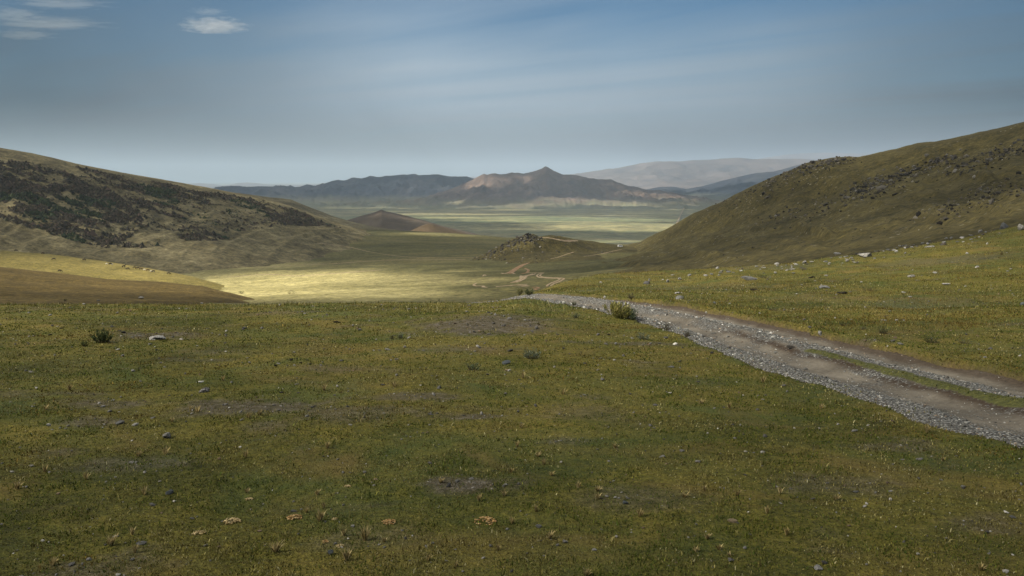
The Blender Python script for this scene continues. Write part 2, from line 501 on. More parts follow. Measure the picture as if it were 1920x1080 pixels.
SPUR = terrain_mat('tan_spur_grass', [(.2, (0.0714, 0.0588, 0.0155)), (.45, (0.1302, 0.1050, 0.0277)), (.65, (0.1806, 0.1445, 0.0416)), (.9, (0.2352, 0.1680, 0.0582))],
                   .016, .07, .5, (.42, .34, .24), bumpd=.6, micro=1.0, extra=speckle(.2, .06, (.06, .05, .03), .7))
SPUR_B = terrain_mat('brown_spur_grass', [(.2, (0.0370, 0.0266, 0.0081)), (.45, (0.0777, 0.0548, 0.0163)), (.65, (0.1221, 0.0851, 0.0266)), (.9, (0.1850, 0.1332, 0.0518))],
                     .02, .09, .6, (.42, .34, .24), bumpd=.6, micro=1.2, stretch=(.5, 1.5, 1), extra=speckle(.25, .06, (.05, .042, .026), .7))
KNOLL = terrain_mat('knoll_grass', [(.12, (.030, .026, .012)), (.45, (.056, .046, 0.0158)), (.65, (.085, .069, 0.0231)), (.9, (.13, .105, 0.0396))],
                    .014, .09, .5, (.36, .34, .30), bumpd=1.4, contrast=2.6, micro=.9, extra=speckle(.35, .14, (.2, .185, .15), .8))
PLAIN = terrain_mat('plain_steppe', [(.2, (.100, .120, .060)), (.5, (.185, .170, .084)), (.8, (.31, .255, .13))],
                    .0008, .004, .02, (.42, .34, .24), stretch=(.4, 1.3, 1), contrast=2.4, micro=.03)
def fan(nt, g, col, a2, a3):
    """grass of the plain runs up the fans at a mountain's foot"""
    sp = N(nt, 'ShaderNodeSeparateXYZ'); nt.links.new(g, sp.inputs[0])
    hgt = math_n(nt, 'ADD', sp.outputs[2], math_n(nt, 'MULTIPLY', math_n(nt, 'SUBTRACT', a2, .5), 90.0))
    k = math_n(nt, 'DIVIDE', math_n(nt, 'SUBTRACT', hgt, -246.0), 85.0, True)
    return mixc(nt, k, ramp(nt, a2, [(.3, (.125, .130, .074)), (.65, (.20, .18, .105))]), col)
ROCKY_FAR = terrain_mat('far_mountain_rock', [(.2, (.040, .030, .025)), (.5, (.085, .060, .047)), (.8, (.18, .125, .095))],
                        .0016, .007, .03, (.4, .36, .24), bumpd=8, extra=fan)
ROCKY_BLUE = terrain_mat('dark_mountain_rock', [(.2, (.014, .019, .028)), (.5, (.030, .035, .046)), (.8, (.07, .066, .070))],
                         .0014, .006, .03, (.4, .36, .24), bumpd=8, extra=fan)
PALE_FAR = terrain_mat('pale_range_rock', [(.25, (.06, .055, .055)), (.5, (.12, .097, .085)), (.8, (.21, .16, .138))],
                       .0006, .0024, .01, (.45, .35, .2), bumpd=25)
ORANGE_HILL = terrain_mat('orange_hill_soil', [(.2, (.080, .056, .030)), (.5, (.125, .086, .046)), (.8, (.17, .125, .068))],
                        .006, .03, .12, bumpd=1)
RED_HILL = terrain_mat('red_hill_soil', [(.2, (.045, .036, .026)), (.5, (.080, .061, .043)), (.8, (.125, .098, .066))],
                       .006, .03, .12, bumpd=1)

def h_gen(sx, sy, seed, octv=5):
    return lambda x, y, u, v: fbm(x / sx, y / sy, octv, seed)
def h_rid(sx, sy, seed, octv=5):
    return lambda x, y, u, v: ridged(x / sx, y / sy, octv, seed) - .15

# ---- valley floor running down to the lip above the plain
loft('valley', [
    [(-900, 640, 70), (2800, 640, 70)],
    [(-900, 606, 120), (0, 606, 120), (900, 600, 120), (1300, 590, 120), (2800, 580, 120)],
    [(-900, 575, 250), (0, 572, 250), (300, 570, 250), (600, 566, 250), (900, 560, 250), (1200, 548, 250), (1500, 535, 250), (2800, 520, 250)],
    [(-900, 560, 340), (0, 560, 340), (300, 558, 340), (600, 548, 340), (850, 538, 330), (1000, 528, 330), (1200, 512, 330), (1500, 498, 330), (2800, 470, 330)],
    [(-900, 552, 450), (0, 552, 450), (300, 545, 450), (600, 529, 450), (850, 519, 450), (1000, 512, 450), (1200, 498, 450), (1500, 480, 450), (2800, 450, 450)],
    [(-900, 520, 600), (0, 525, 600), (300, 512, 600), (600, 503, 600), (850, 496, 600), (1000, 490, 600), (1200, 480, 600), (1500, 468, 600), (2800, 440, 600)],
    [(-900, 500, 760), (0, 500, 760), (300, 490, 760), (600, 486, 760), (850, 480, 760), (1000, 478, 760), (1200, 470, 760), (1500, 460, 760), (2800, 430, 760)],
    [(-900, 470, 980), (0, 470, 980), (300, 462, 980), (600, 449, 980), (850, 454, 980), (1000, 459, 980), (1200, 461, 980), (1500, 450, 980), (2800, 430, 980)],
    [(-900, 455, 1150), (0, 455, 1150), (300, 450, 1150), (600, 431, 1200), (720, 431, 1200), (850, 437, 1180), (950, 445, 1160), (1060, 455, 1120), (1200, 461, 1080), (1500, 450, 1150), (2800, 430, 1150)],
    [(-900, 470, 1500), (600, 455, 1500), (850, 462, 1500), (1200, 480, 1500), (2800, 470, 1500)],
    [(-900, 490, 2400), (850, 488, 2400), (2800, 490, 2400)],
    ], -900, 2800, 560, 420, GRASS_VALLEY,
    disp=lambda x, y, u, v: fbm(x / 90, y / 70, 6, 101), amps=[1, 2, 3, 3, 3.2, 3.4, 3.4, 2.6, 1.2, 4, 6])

# ---- brown spurs on the left, cattle graze on the farther one
loft('near_spur', [
    [(-700, 530, 390), (0, 528, 390), (250, 550, 380), (430, 570, 360), (520, 580, 350)],
    [(-700, 470, 330), (-200, 492, 330), (0, 500, 330), (100, 511, 328), (200, 523, 325), (300, 529, 320), (380, 537, 310), (430, 549, 300), (520, 572, 290)],
    [(-700, 520, 270), (0, 532, 270), (200, 543, 270), (380, 553, 265), (430, 560, 262), (520, 580, 260)],
    [(-700, 570, 200), (0, 575, 200), (430, 582, 200), (520, 600, 200)],
    [(-700, 640, 120), (520, 650, 120)],
    ], -700, 520, 300, 150, SPUR_B, disp=h_gen(24, 20, 131), amps=[1, .35, 1.2, 1.2, 1])
loft('grazing_spur', [
    [(-700, 500, 640), (0, 498, 640), (200, 520, 620), (400, 560, 560), (520, 575, 520)],
    [(-700, 440, 560), (-200, 462, 560), (0, 470, 560), (100, 477, 552), (200, 490, 540), (300, 507, 520), (370, 522, 500), (420, 535, 480), (455, 549, 460), (520, 566, 450)],
    [(-700, 480, 470), (0, 497, 470), (200, 514, 460), (300, 522, 450), (400, 541, 430), (455, 556, 420), (520, 575, 420)],
    [(-700, 540, 400), (0, 540, 400), (300, 550, 390), (455, 566, 380), (520, 590, 370)],
    [(-700, 590, 300), (520, 610, 300)],
    ], -700, 520, 300, 150, SPUR, disp=h_gen(40, 30, 141), amps=[1, .4, 1.6, 1.4, 1])

# ---- left hill with its scrub
loft('left_hill', [
    [(-1100, 330, 1150), (0, 330, 1150), (400, 400, 1350), (640, 440, 1500), (800, 470, 1550)],
    [(-1100, 90, 720), (-600, 175, 800), (-200, 240, 870), (0, 277, 900), (60, 287, 910), (140, 306, 930), (240, 326, 960), (300, 336, 980), (400, 354, 1030), (480, 369, 1080), (540, 385, 1110), (590, 403, 1140), (640, 420, 1170), (700, 436, 1190), (800, 462, 1200)],
    [(-1100, 250, 650), (-200, 330, 740), (0, 345, 760), (200, 378, 800), (400, 396, 880), (540, 415, 960), (640, 432, 1040), (800, 470, 1100)],
    [(-1100, 400, 580), (0, 415, 660), (200, 430, 700), (400, 430, 780), (540, 440, 880), (640, 446, 960), (800, 476, 1000)],
    [(-1100, 490, 540), (0, 470, 590), (200, 474, 630), (400, 462, 700), (540, 460, 800), (640, 460, 880), (800, 490, 900)],
    [(-1100, 580, 470), (0, 580, 480), (400, 560, 540), (640, 545, 640), (800, 540, 680)],
    ], -1100, 800, 520, 320, HILL_LEFT,
    disp=lambda x, y, u, v: .75 * fbm(u / 85 + v * .9, v * .9, 5, 151) + .5 * fbm(x / 45, y / 45, 5, 152) + .5 * (ridged(u / 70 + v * 1.1, v * .5, 4, 153) - .3), amps=[2, .6, 7, 7.5, 3.6, 2])
loft('left_far_ridge', [
    [(380, 420, 2100), (560, 420, 2100), (900, 470, 2100)],
    [(380, 352, 1750), (440, 361, 1750), (500, 369, 1750), (545, 374, 1740), (570, 384, 1730), (620, 404, 1700), (660, 416, 1680), (700, 425, 1660), (760, 434, 1620), (900, 446, 1600)],
    [(380, 420, 1450), (570, 425, 1450), (660, 436, 1430), (760, 444, 1400), (900, 460, 1400)],
    [(380, 470, 1200), (900, 475, 1200)],
    ], 380, 900, 200, 90, HILL_LEFT, disp=h_gen(60, 60, 161), amps=[2, .8, 3, 3])

# ---- right hill
loft('right_hill', [
    [(1080, 500, 1300), (1300, 470, 1200), (1920, 330, 1000), (3200, 150, 900)],
    [(1080, 500, 1000), (1130, 470, 980), (1165, 461, 960), (1200, 455, 900), (1260, 425, 820), (1300, 401, 780), (1350, 381, 750), (1400, 356, 720), (1450, 334, 700), (1480, 322, 690), (1510, 309, 680), (1560, 298, 660), (1590, 295, 655), (1610, 296, 650), (1680, 285, 630), (1720, 274, 620), (1750, 271, 610), (1800, 260, 600), (1850, 249, 590), (1920, 231, 570), (2100, 188, 540), (2400, 110, 500), (3200, -60, 460)],
    [(1080, 512, 760), (1130, 488, 740), (1200, 470, 720), (1300, 446, 650), (1400, 414, 600), (1500, 378, 560), (1600, 352, 530), (1750, 322, 500), (1920, 285, 460), (2400, 180, 420), (3200, 40, 380)],
    [(1080, 524, 560), (1130, 500, 550), (1200, 482, 540), (1300, 466, 500), (1400, 446, 460), (1500, 424, 430), (1600, 405, 400), (1750, 378, 370), (1920, 345, 340), (2400, 260, 310), (3200, 160, 280)],
    [(1080, 545, 400), (1130, 516, 395), (1200, 496, 390), (1300, 483, 370), (1400, 467, 340), (1500, 452, 310), (1600, 440, 290), (1750, 418, 260), (1920, 388, 235), (2400, 330, 220), (3200, 260, 200)],
    [(1080, 572, 290), (1130, 535, 285), (1200, 515, 280), (1300, 503, 260), (1400, 490, 235), (1500, 478, 215), (1600, 466, 195), (1750, 446, 175), (1920, 420, 160), (2400, 380, 150), (3200, 330, 140)],
    [(1080, 620, 200), (1150, 575, 195), (1300, 545, 180), (1500, 525, 150), (1750, 490, 125), (1920, 460, 110), (2400, 430, 100), (3200, 390, 90)],
    [(1080, 640, 110), (1500, 620, 90), (1920, 560, 75), (3200, 500, 60)],
    ], 1080, 3200, 620, 420, HILL_RIGHT,
    disp=lambda x, y, u, v: .6 * fbm(u / 130 - v * .7, v * 1.1, 5, 171) + .5 * fbm(x / 38, y / 38, 6, 172) + .35 * smooth(.15, .5, fbm(u / 60 - v * 1.6, v * .7, 4, 173)) + .45 * (ridged(u / 95 - v * .9, v * .5, 4, 174) - .3),
    amps=[2, .7, 7, 7, 4.2, 2.0, .9, .5])

# ---- knoll in the valley mouth
loft('knoll', [
    [(760, 545, 900), (1000, 500, 950), (1260, 490, 980)],
    [(760, 530, 740), (830, 507, 730), (880, 489, 720), (910, 476, 715), (935, 462, 710), (955, 451, 705), (972, 445, 702), (985, 440, 700), (1000, 440, 700), (1012, 445, 702), (1030, 442, 705), (1050, 443, 712), (1075, 449, 730), (1100, 452, 750), (1130, 456, 780), (1165, 461, 800), (1260, 474, 820)],
    [(760, 536, 640), (880, 504, 640), (950, 482, 640), (1000, 474, 640), (1060, 471, 660), (1130, 472, 690), (1260, 486, 700)],
    [(760, 545, 560), (880, 520, 560), (950, 505, 560), (1000, 496, 560), (1100, 489, 580), (1260, 500, 580)],
    [(760, 570, 470), (1000, 530, 470), (1260, 522, 470)],
    ], 760, 1260, 300, 160, KNOLL, disp=h_gen(26, 26, 181), amps=[1, .5, 2.2, 1.5, 1])

# ---- two small hills where the plain begins
loft('cone_hill', [
    [(560, 470, 2700), (960, 480, 2700)],
    [(560, 440, 2300), (640, 417, 2300), (680, 405, 2300), (700, 400, 2300), (715, 394, 2300), (722, 397, 2300), (745, 402, 2300), (790, 413, 2300), (830, 425, 2300), (870, 434, 2300), (960, 456, 2300)],
    [(560, 455, 2050), (715, 430, 2050), (830, 440, 2050), (960, 470, 2050)],
    [(560, 490, 1750), (960, 500, 1750)],
    ], 560, 960, 160, 80, RED_HILL, disp=h_gen(70, 70, 191), amps=[2, .8, 3, 2])
loft('orange_hillock', [
    [(700, 470, 2000), (940, 475, 2000)],
    [(700, 450, 1800), (765, 436, 1800), (785, 426, 1800), (800, 420, 1800), (812, 420, 1800), (830, 426, 1800), (860, 434, 1800), (940, 455, 1800)],
    [(700, 460, 1680), (805, 440, 1680), (940, 468, 1680)],
    [(700, 490, 1500), (940, 500, 1500)],
    ], 700, 940, 120, 60, ORANGE_HILL, disp=h_gen(40, 40, 193), amps=[1, .4, 1.5, 1])

# ---- the plain: one sheet out to the horizon
ZP = -250.0
ys = np.concatenate([np.linspace(-3500, 1500, 12), np.exp(np.linspace(math.log(1700), math.log(60000), 150))])
xs = np.concatenate([-np.exp(np.linspace(math.log(40000), math.log(6500), 16)), np.linspace(-6000, 6000, 140), np.exp(np.linspace(math.log(6500), math.log(40000), 16))])
XX, YY = np.meshgrid(xs, ys)
ZZ = ZP + 5 * fbm(XX / 900, YY / 600, 4, 201) + 14 * np.exp(-(((XX + 170) / 260) ** 2 + ((YY - 4700) / 160) ** 2))
o = mesh_np('plain', np.stack([XX, YY, ZZ], -1).reshape(-1, 3), [grid_faces(len(ys), len(xs))], PLAIN)
tag(o, kind='structure')

# ---- mountains across the plain
def mountain(name, ridge, Y, base_px, mat, depth, seed, amp, sc, u0, u1, nu=420, nv=110, front=None):
    front = front or depth
    r = [(u0, base_px, Y)] + [(a, b, Y) for a, b in ridge] + [(u1, base_px, Y)]
    zb = ZP - 25
    def low(Yd):
        py = project(0, Yd, zb)[1]
        return [(u0, py, Yd), (u1, py, Yd)]
    ra = np.array(r, float)
    # a middle line: the slopes ease towards the plain
    Ym = Y - .38 * front
    pm = []
    for a, b, _ in r:
        zr = at(a, b, Y)[2]; zm = zb + (zr - zb) * .42
        xw = at(a, b, Y)[0]
        pm.append((a, project(0, Ym, zm)[1], Ym))
    rows = [low(Y + depth), r, pm, low(Y - front)]
    loft(name, rows, u0, u1, nu, nv, mat, disp=h_rid(sc, sc * .8, seed, 6), amps=[amp * .5, amp * .12, amp * (1.5 if Y < 15000 else .7), amp * .15], tension=.5)

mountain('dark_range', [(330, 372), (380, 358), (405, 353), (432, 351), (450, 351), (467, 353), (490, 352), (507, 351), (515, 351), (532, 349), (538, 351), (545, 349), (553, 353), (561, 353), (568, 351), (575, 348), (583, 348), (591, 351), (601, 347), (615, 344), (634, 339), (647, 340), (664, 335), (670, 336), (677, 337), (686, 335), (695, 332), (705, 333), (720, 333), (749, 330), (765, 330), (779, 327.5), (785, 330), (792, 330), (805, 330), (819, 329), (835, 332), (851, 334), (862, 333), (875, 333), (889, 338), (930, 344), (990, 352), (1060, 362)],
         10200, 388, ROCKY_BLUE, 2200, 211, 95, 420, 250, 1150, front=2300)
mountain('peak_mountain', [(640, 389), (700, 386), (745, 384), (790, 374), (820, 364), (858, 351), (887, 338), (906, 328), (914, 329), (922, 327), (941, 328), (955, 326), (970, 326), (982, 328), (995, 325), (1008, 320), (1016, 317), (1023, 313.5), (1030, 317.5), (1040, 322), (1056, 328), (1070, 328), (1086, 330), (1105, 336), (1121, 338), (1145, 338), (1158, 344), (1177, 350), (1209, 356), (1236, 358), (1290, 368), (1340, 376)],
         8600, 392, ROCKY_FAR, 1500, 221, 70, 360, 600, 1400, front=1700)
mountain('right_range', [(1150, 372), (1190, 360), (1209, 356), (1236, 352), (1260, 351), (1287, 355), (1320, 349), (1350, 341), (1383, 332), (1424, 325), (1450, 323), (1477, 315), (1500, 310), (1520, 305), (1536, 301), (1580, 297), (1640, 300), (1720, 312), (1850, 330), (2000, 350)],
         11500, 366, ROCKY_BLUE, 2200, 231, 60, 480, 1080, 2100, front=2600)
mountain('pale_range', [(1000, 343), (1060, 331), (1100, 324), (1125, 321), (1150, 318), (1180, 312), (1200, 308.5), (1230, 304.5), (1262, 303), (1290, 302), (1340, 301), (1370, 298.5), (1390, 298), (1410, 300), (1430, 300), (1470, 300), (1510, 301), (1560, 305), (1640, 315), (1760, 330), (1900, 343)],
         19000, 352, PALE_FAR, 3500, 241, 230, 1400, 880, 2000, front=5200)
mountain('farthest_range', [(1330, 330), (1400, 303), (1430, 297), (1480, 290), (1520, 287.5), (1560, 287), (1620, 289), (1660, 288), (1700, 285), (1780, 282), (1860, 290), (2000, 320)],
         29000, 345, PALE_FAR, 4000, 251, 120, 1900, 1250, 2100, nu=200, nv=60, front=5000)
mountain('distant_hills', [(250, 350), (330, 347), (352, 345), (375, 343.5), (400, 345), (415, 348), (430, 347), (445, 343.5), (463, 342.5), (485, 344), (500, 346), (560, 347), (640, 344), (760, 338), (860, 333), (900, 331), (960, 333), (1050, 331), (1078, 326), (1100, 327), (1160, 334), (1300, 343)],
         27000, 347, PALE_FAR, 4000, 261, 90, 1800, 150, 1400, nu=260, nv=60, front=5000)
#INSERT_REST
# ------------------------------------------------------------------ grass: short steppe turf, blade by blade
def pick(n, stops):
    """random colours drawn from a palette of (weight, colour)"""
    w_ = np.array([s[0] for s in stops], float); w_ /= w_.sum()
    c = np.array([s[1] for s in stops])[rng.choice(len(stops), n, p=w_)]
    return c * np.clip(rng.lognormal(-.05, .32, (n, 1)), .35, 2.0)

GRASS_MAT = vcol_mat('grass_blades', .25)
def blades(name, x, y, h, wd, col, lean=.6, seg=True):
    n = len(x)
    z = ground_z(x, y) - .006
    th = rng.uniform(0, 2 * math.pi, n); ph = rng.uniform(0, 2 * math.pi, n)
    ln = rng.uniform(.1, 1, n) * lean * h
    dxv, dyv = np.cos(th) * wd * .5, np.sin(th) * wd * .5
    lx, ly_ = np.cos(ph) * ln, np.sin(ph) * ln
    b0 = np.stack([x - dxv, y - dyv, z], -1); b1 = np.stack([x + dxv, y + dyv, z], -1)
    m0 = np.stack([x - dxv * .8 + lx * .35, y - dyv * .8 + ly_ * .35, z + h * .6], -1)
    m1 = np.stack([x + dxv * .8 + lx * .35, y + dyv * .8 + ly_ * .35, z + h * .6], -1)
    t = np.stack([x + lx, y + ly_, z + h * np.sqrt(np.maximum(.05, 1 - (ln / h) ** 2 * .6))], -1)
    V = np.stack([b0, b1, m1, m0, t], 1).reshape(-1, 3)
    k = np.arange(n)[:, None] * 5
    q = k + np.array([[0, 1, 2, 3]]); tr = k + np.array([[3, 2, 4]])
    cc = np.repeat(col[:, None, :], 5, 1)
    cc[:, 0:2] *= .8
    return mesh_np(name, V, [q, tr], GRASS_MAT, col=cc.reshape(-1, 3), shade=False)

def scatter_wedge(n, y0, y1, pw, t0=-.80, t1=.80):
    """points in the wedge of ground in view; pw = 0 even over log distance"""
    y = np.exp(rng.uniform(math.log(y0), math.log(y1), n))
    x = rng.uniform(t0, t1, n) * (y + 1.2)
    return x, y

n = 1050000
x, y = scatter_wedge(n, 2.6, 34, 0)
s, _, _ = road_s(x, y)
# clump the blades: dense tufts with thin places between
cl = fbm(x * 3.2, y * 3.2, 3, 401) + .5 * fbm(x * .8, y * .8, 3, 402)
keep = (rng.uniform(0, 1, n) < np.clip(.68 + .9 * cl, .34, 1)) & (rng.uniform(0, 1, n) > bare(x, y) * .8)
tm = turf_mask(np.clip(s, 0, 1), y)
edge = .05 * noise(x * 2.2, y * 2.2, 9) + .04 * rng.normal(size=n)
onroad = (s > .01 + edge) & (s < 1.02 + .3 * edge)
keep &= (~onroad) | (rng.uniform(0, 1, n) < np.clip(tm * .7 - .2, 0, .6))
x, y, cl, s = x[keep], y[keep], cl[keep], s[keep]
n = len(x)
green = [(3, (.034, .052, 0.0081)), (3, (.060, .074, 0.0112)), (2, (.090, .098, 0.0161)), (1, (.13, .12, 0.0248))]
gold = [(2, (.085, .072, .018)), (3, (.13, .112, .030)), (3, (.20, .172, .065)), (.6, (.30, .27, .145)), (1, (.050, .038, .012))]
ruddy = [(2, (.065, .043, 0.0087)), (2, (.105, .068, 0.0136)), (1, (.16, .112, 0.0273)), (1, (.035, .033, 0.0068))]
g1 = fbm(x / 2.2, y / 1.6, 4, 411) + .6 * fbm(x / .5, y / .5, 2, 412); g2 = fbm(x / 3.1, y / 2.0, 4, 413)
r = rng.uniform(-.22, .22, n)
col = pick(n, green)
k = (g1 + r) > .04; col[k] = pick(int(k.sum()), gold)
k = (g2 + r * .7) > .30; col[k] = pick(int(k.sum()), ruddy)
dist = np.hypot(x, y)
h = rng.gamma(4, .0031, n) * (1 + .45 * np.clip(cl, -1, 1)) * (1 + .012 * dist)
wd = rng.uniform(.0035, .0075, n) * np.clip(dist / 5.0, 1, 4.5)
o = blades('grass', x, y, h, wd, col, .9)
tag(o, 'short green and straw coloured steppe grass on the meadow', 'grass', None, 'stuff')

# longer grass along the brow, where it breaks the outline of the meadow
n = 26000
y = rng.uniform(20.5, 33, n); x = rng.uniform(-.66, .30, n) * (y + 1.2)
s, _, _ = road_s(x, y)
k = ((s < -.02) | (s > 1.04)) & (rng.uniform(0, 1, n) < np.clip(.25 + 1.6 * fbm(x / 1.4, y / 1.8, 4, 431), 0, 1)) & (rng.uniform(0, 1, n) > bare(x, y))
x, y = x[k], y[k]; n = len(x)
col = pick(n, green); k = fbm(x / 2, y / 2, 3, 432) + rng.uniform(-.3, .3, n) > -.1; col[k] = pick(int(k.sum()), gold)
o = blades('brow_grass', x, y, rng.gamma(5, .015, n), rng.uniform(.008, .016, n), col, .7)
tag(o, 'longer grass along the brow of the meadow', 'grass', None, 'stuff')

# coarser grass on the bank across the road
n = 170000
x, y = scatter_wedge(n, 16, 78, 0, .02, .72)
s, _, _ = road_s(x, y)
cl = fbm(x * .9, y * .9, 3, 421)
keep = (s > 1.02) & (rng.uniform(0, 1, n) < np.clip(.55 + cl, .08, 1)) & (rng.uniform(0, 1, n) > bare(x, y))
x, y = x[keep], y[keep]; n = len(x)
col = pick(n, green)
k = fbm(x / 4, y / 4, 4, 423) + rng.uniform(-.4, .4, n) > -.22; col[k] = pick(int(k.sum()), gold)
k = fbm(x / 5, y / 5, 4, 424) + rng.uniform(-.3, .3, n) > .10; col[k] = pick(int(k.sum()), ruddy)
d_ = np.hypot(x, y)
o = blades('bank_grass', x, y, rng.gamma(4, .009, n) * (1 + .006 * d_), rng.uniform(.008, .016, n) * np.clip(d_ / 30, .7, 2.2), col, .9)
tag(o, 'golden green grass on the bank across the road', 'grass', None, 'stuff')

# ------------------------------------------------------------------ stones as stuff: road gravel and pebbles
def ico(sub):
    bm = bmesh.new(); bmesh.ops.create_icosphere(bm, subdivisions=sub, radius=1)
    v = np.array([q.co[:] for q in bm.verts]); f = np.array([[q.index for q in p.verts] for p in bm.faces]); bm.free()
    return v, f
IV, IF = ico(1)
STONE_MAT = vcol_mat('gravel_stone', 0, .85)
def pebble_cloud(name, x, y, z, r, col, flat=(.35, .8)):
    n = len(x); k = len(IV)
    jit = 1 + rng.uniform(-.28, .28, (n, k, 1))
    a = rng.uniform(0, 2 * math.pi, n)
    sc_ = np.stack([rng.uniform(.8, 1.5, n), rng.uniform(.6, 1.0, n), rng.uniform(*flat, n)], -1)
    P = IV[None] * jit * sc_[:, None, :] * r[:, None, None]
    X = P[..., 0] * np.cos(a)[:, None] - P[..., 1] * np.sin(a)[:, None]
    Yq = P[..., 0] * np.sin(a)[:, None] + P[..., 1] * np.cos(a)[:, None]
    tl = rng.uniform(-.35, .35, n)[:, None]
    Z = P[..., 2] + X * tl
    V = np.stack([X + x[:, None], Yq + y[:, None], Z + z[:, None]], -1).reshape(-1, 3)
    fcs = (IF[None] + (np.arange(n) * k)[:, None, None]).reshape(-1, 3)
    return mesh_np(name, V, [fcs], STONE_MAT, col=np.repeat(col, k, 0), shade=False)
stone_pal = [(3, (.10, .098, .088)), (4, (.145, .142, .128)), (2, (.20, .196, .178)), (.6, (.33, .32, .295)), (1, (.055, .053, .047)), (1.5, (.14, .11, .082))]
n = 60000
yv = np.exp(rng.uniform(math.log(6.2), math.log(30), n)); sv = rng.uniform(-.16, 1.06, n)
g = gravel_mask(sv, yv) * (1 - .8 * smooth(.02, -.14, sv))  - 1.1 * np.clip(turf_mask(sv, yv), 0, 1)
k = rng.uniform(0, 1, n) < np.clip((g - .15) * .9, .03, .8)
yv, sv = yv[k], sv[k]
_, xl_, xr_ = road_s(0 * yv, yv)
xv = xl_ + (xr_ - xl_) * sv
rr = np.clip(rng.lognormal(math.log(.0065), .5, len(xv)), .004, .03) * np.clip(yv / 11, .9, 1.7)
o = pebble_cloud('gravel', xv, yv, z_road(xv, yv) + rr * .2, rr, pick(len(xv), stone_pal))
tag(o, 'loose grey gravel in bands along the dirt road', 'gravel', None, 'stuff')
# pebbles on the bare patches and strewn through the turf
n = 160000
x, y = scatter_wedge(n, 3.4, 34, 0)
s, _, _ = road_s(x, y)
k = ((s < -.02) | (s > 1.03)) & (rng.uniform(0, 1, n) < .018 + .15 * bare(x, y) ** 2.5)
x, y = x[k], y[k]
rr = np.clip(rng.lognormal(math.log(.0075), .5, len(x)), .004, .022) * np.clip(y / 7, .8, 2.2)
o = pebble_cloud('pebbles', x, y, ground_z(x, y) + rr * .35, rr, pick(len(x), [(3, (.06, .057, .052)), (3, (.11, .105, .095)), (2, (.17, .16, .142)), (.8, (.27, .255, .23)), (1, (.11, .08, .055))]))
tag(o, 'small pebbles strewn over the bare patches of the meadow', 'pebbles', None, 'stuff')

# ------------------------------------------------------------------ single rocks
def rock_mesh(name, seed, facets=16, sub=3):
    v, f = ico(sub)
    r = np.random.default_rng(seed)
    d = np.ones(len(v))
    for _ in range(facets):                                # cut flat faces
        nrm = r.normal(size=3); nrm /= np.linalg.norm(nrm)
        k = v @ nrm; cut = r.uniform(.42, .8)
        d = np.minimum(d, np.where(k > .05, cut / np.maximum(k, 1e-3), 9))
    v = v * d[:, None]
    v = v * (1 + .05 * fbm(v[:, 0] * 2 + seed, v[:, 1] * 2 + v[:, 2] * 2, 4, seed)[:, None])
    me = bpy.data.meshes.new(name)
    me.from_pydata(v.tolist(), [], f.tolist())
    return me
def rock_mat(name, a, b, spots=None):
    m, nt, bs = new_mat(name)
    t = N(nt, 'ShaderNodeTexCoord').outputs['Object']
    f1 = nz(nt, t, 2.5, 6, .65, .6); f2 = nz(nt, t, 14, 4, .7)
    f = math_n(nt, 'ADD', math_n(nt, 'MULTIPLY', f1, .65), math_n(nt, 'MULTIPLY', f2, .35))
    c = ramp(nt, f, [(.35, a), (.62, b)])
    if spots:
        k = ramp(nt, nz(nt, t, 5, 3), [(.52, 0.0), (.58, 1.0)]); c = mixc(nt, k, c, spots)
    nt.links.new(c, bs.inputs['Base Color']); bump(nt, bs, f, .12, .8)
    return m
RM = {
    'grey': rock_mat('grey_rock', (.075, .075, .072), (.17, .167, .157)),
    'pale': rock_mat('pale_rock', (.15, .145, .13), (.31, .295, .265), (.09, .085, .075)),
    'white': rock_mat('white_rock', (.26, .25, .235), (.46, .445, .415), (.10, .095, .09)),
    'blue': rock_mat('blue_grey_rock', (.055, .064, .070), (.13, .145, .152)),
    'dark': rock_mat('dark_rock', (.035, .035, .034), (.11, .105, .10)),
    'mottled': rock_mat('mottled_rock', (.05, .048, .045), (.13, .12, .115), (.45, .43, .40)),
    'tan': rock_mat('tan_rock', (.16, .12, .072), (.30, .235, .15)),
    'outcrop': rock_mat('outcrop_rock', (.024, .021, .018), (.066, .057, .047), (.115, .102, .086)),
    'outcrop_pale': rock_mat('pale_outcrop_rock', (.07, .064, .055), (.19, .172, .147)),
    'dung': solid_mat('dry_dung', (.010, .009, .007), (.030, .025, .019), 9, .05),
}
_rm = {}
def rock(px, py, wpx, hpx, kind, label, group=None, name='rock', cat='rock', seed=None, where=None, yaw=None, sink=.3):
    p = where if where is not None else drop(px, py + hpx * .35)
    if p is None: return None
    Y, P, _ = p
    seed = seed if seed is not None else random.randrange(14)
    key = (kind, seed)
    if key not in _rm:
        me = rock_mesh(name, seed + 3); me.materials.append(RM[kind]); _rm[key] = me
    o = bpy.data.objects.new(name, _rm[key]); C.objects.link(o)
    if name == 'boulder' or group: wpx *= .82; hpx *= .82
    sx = wpx * Y / F * .5; szz = hpx * Y / F * .5
    o.scale = (sx * 1.15, sx * random.uniform(.75, 1.0), max(szz * (1 + sink), sx * .22))
    o.location = (P[0], P[1], P[2] + szz * (1 - sink) * .62)
    o.rotation_euler = (random.uniform(-.12, .12), random.uniform(-.12, .12), random.uniform(0, 6.28) if yaw is None else yaw)
    # keep the wide axis across the view for slabs
    if yaw is None and wpx > 1.6 * hpx: o.rotation_euler.z = random.uniform(-.35, .35) + random.choice((0, math.pi))
    return tag(o, label, cat, group)

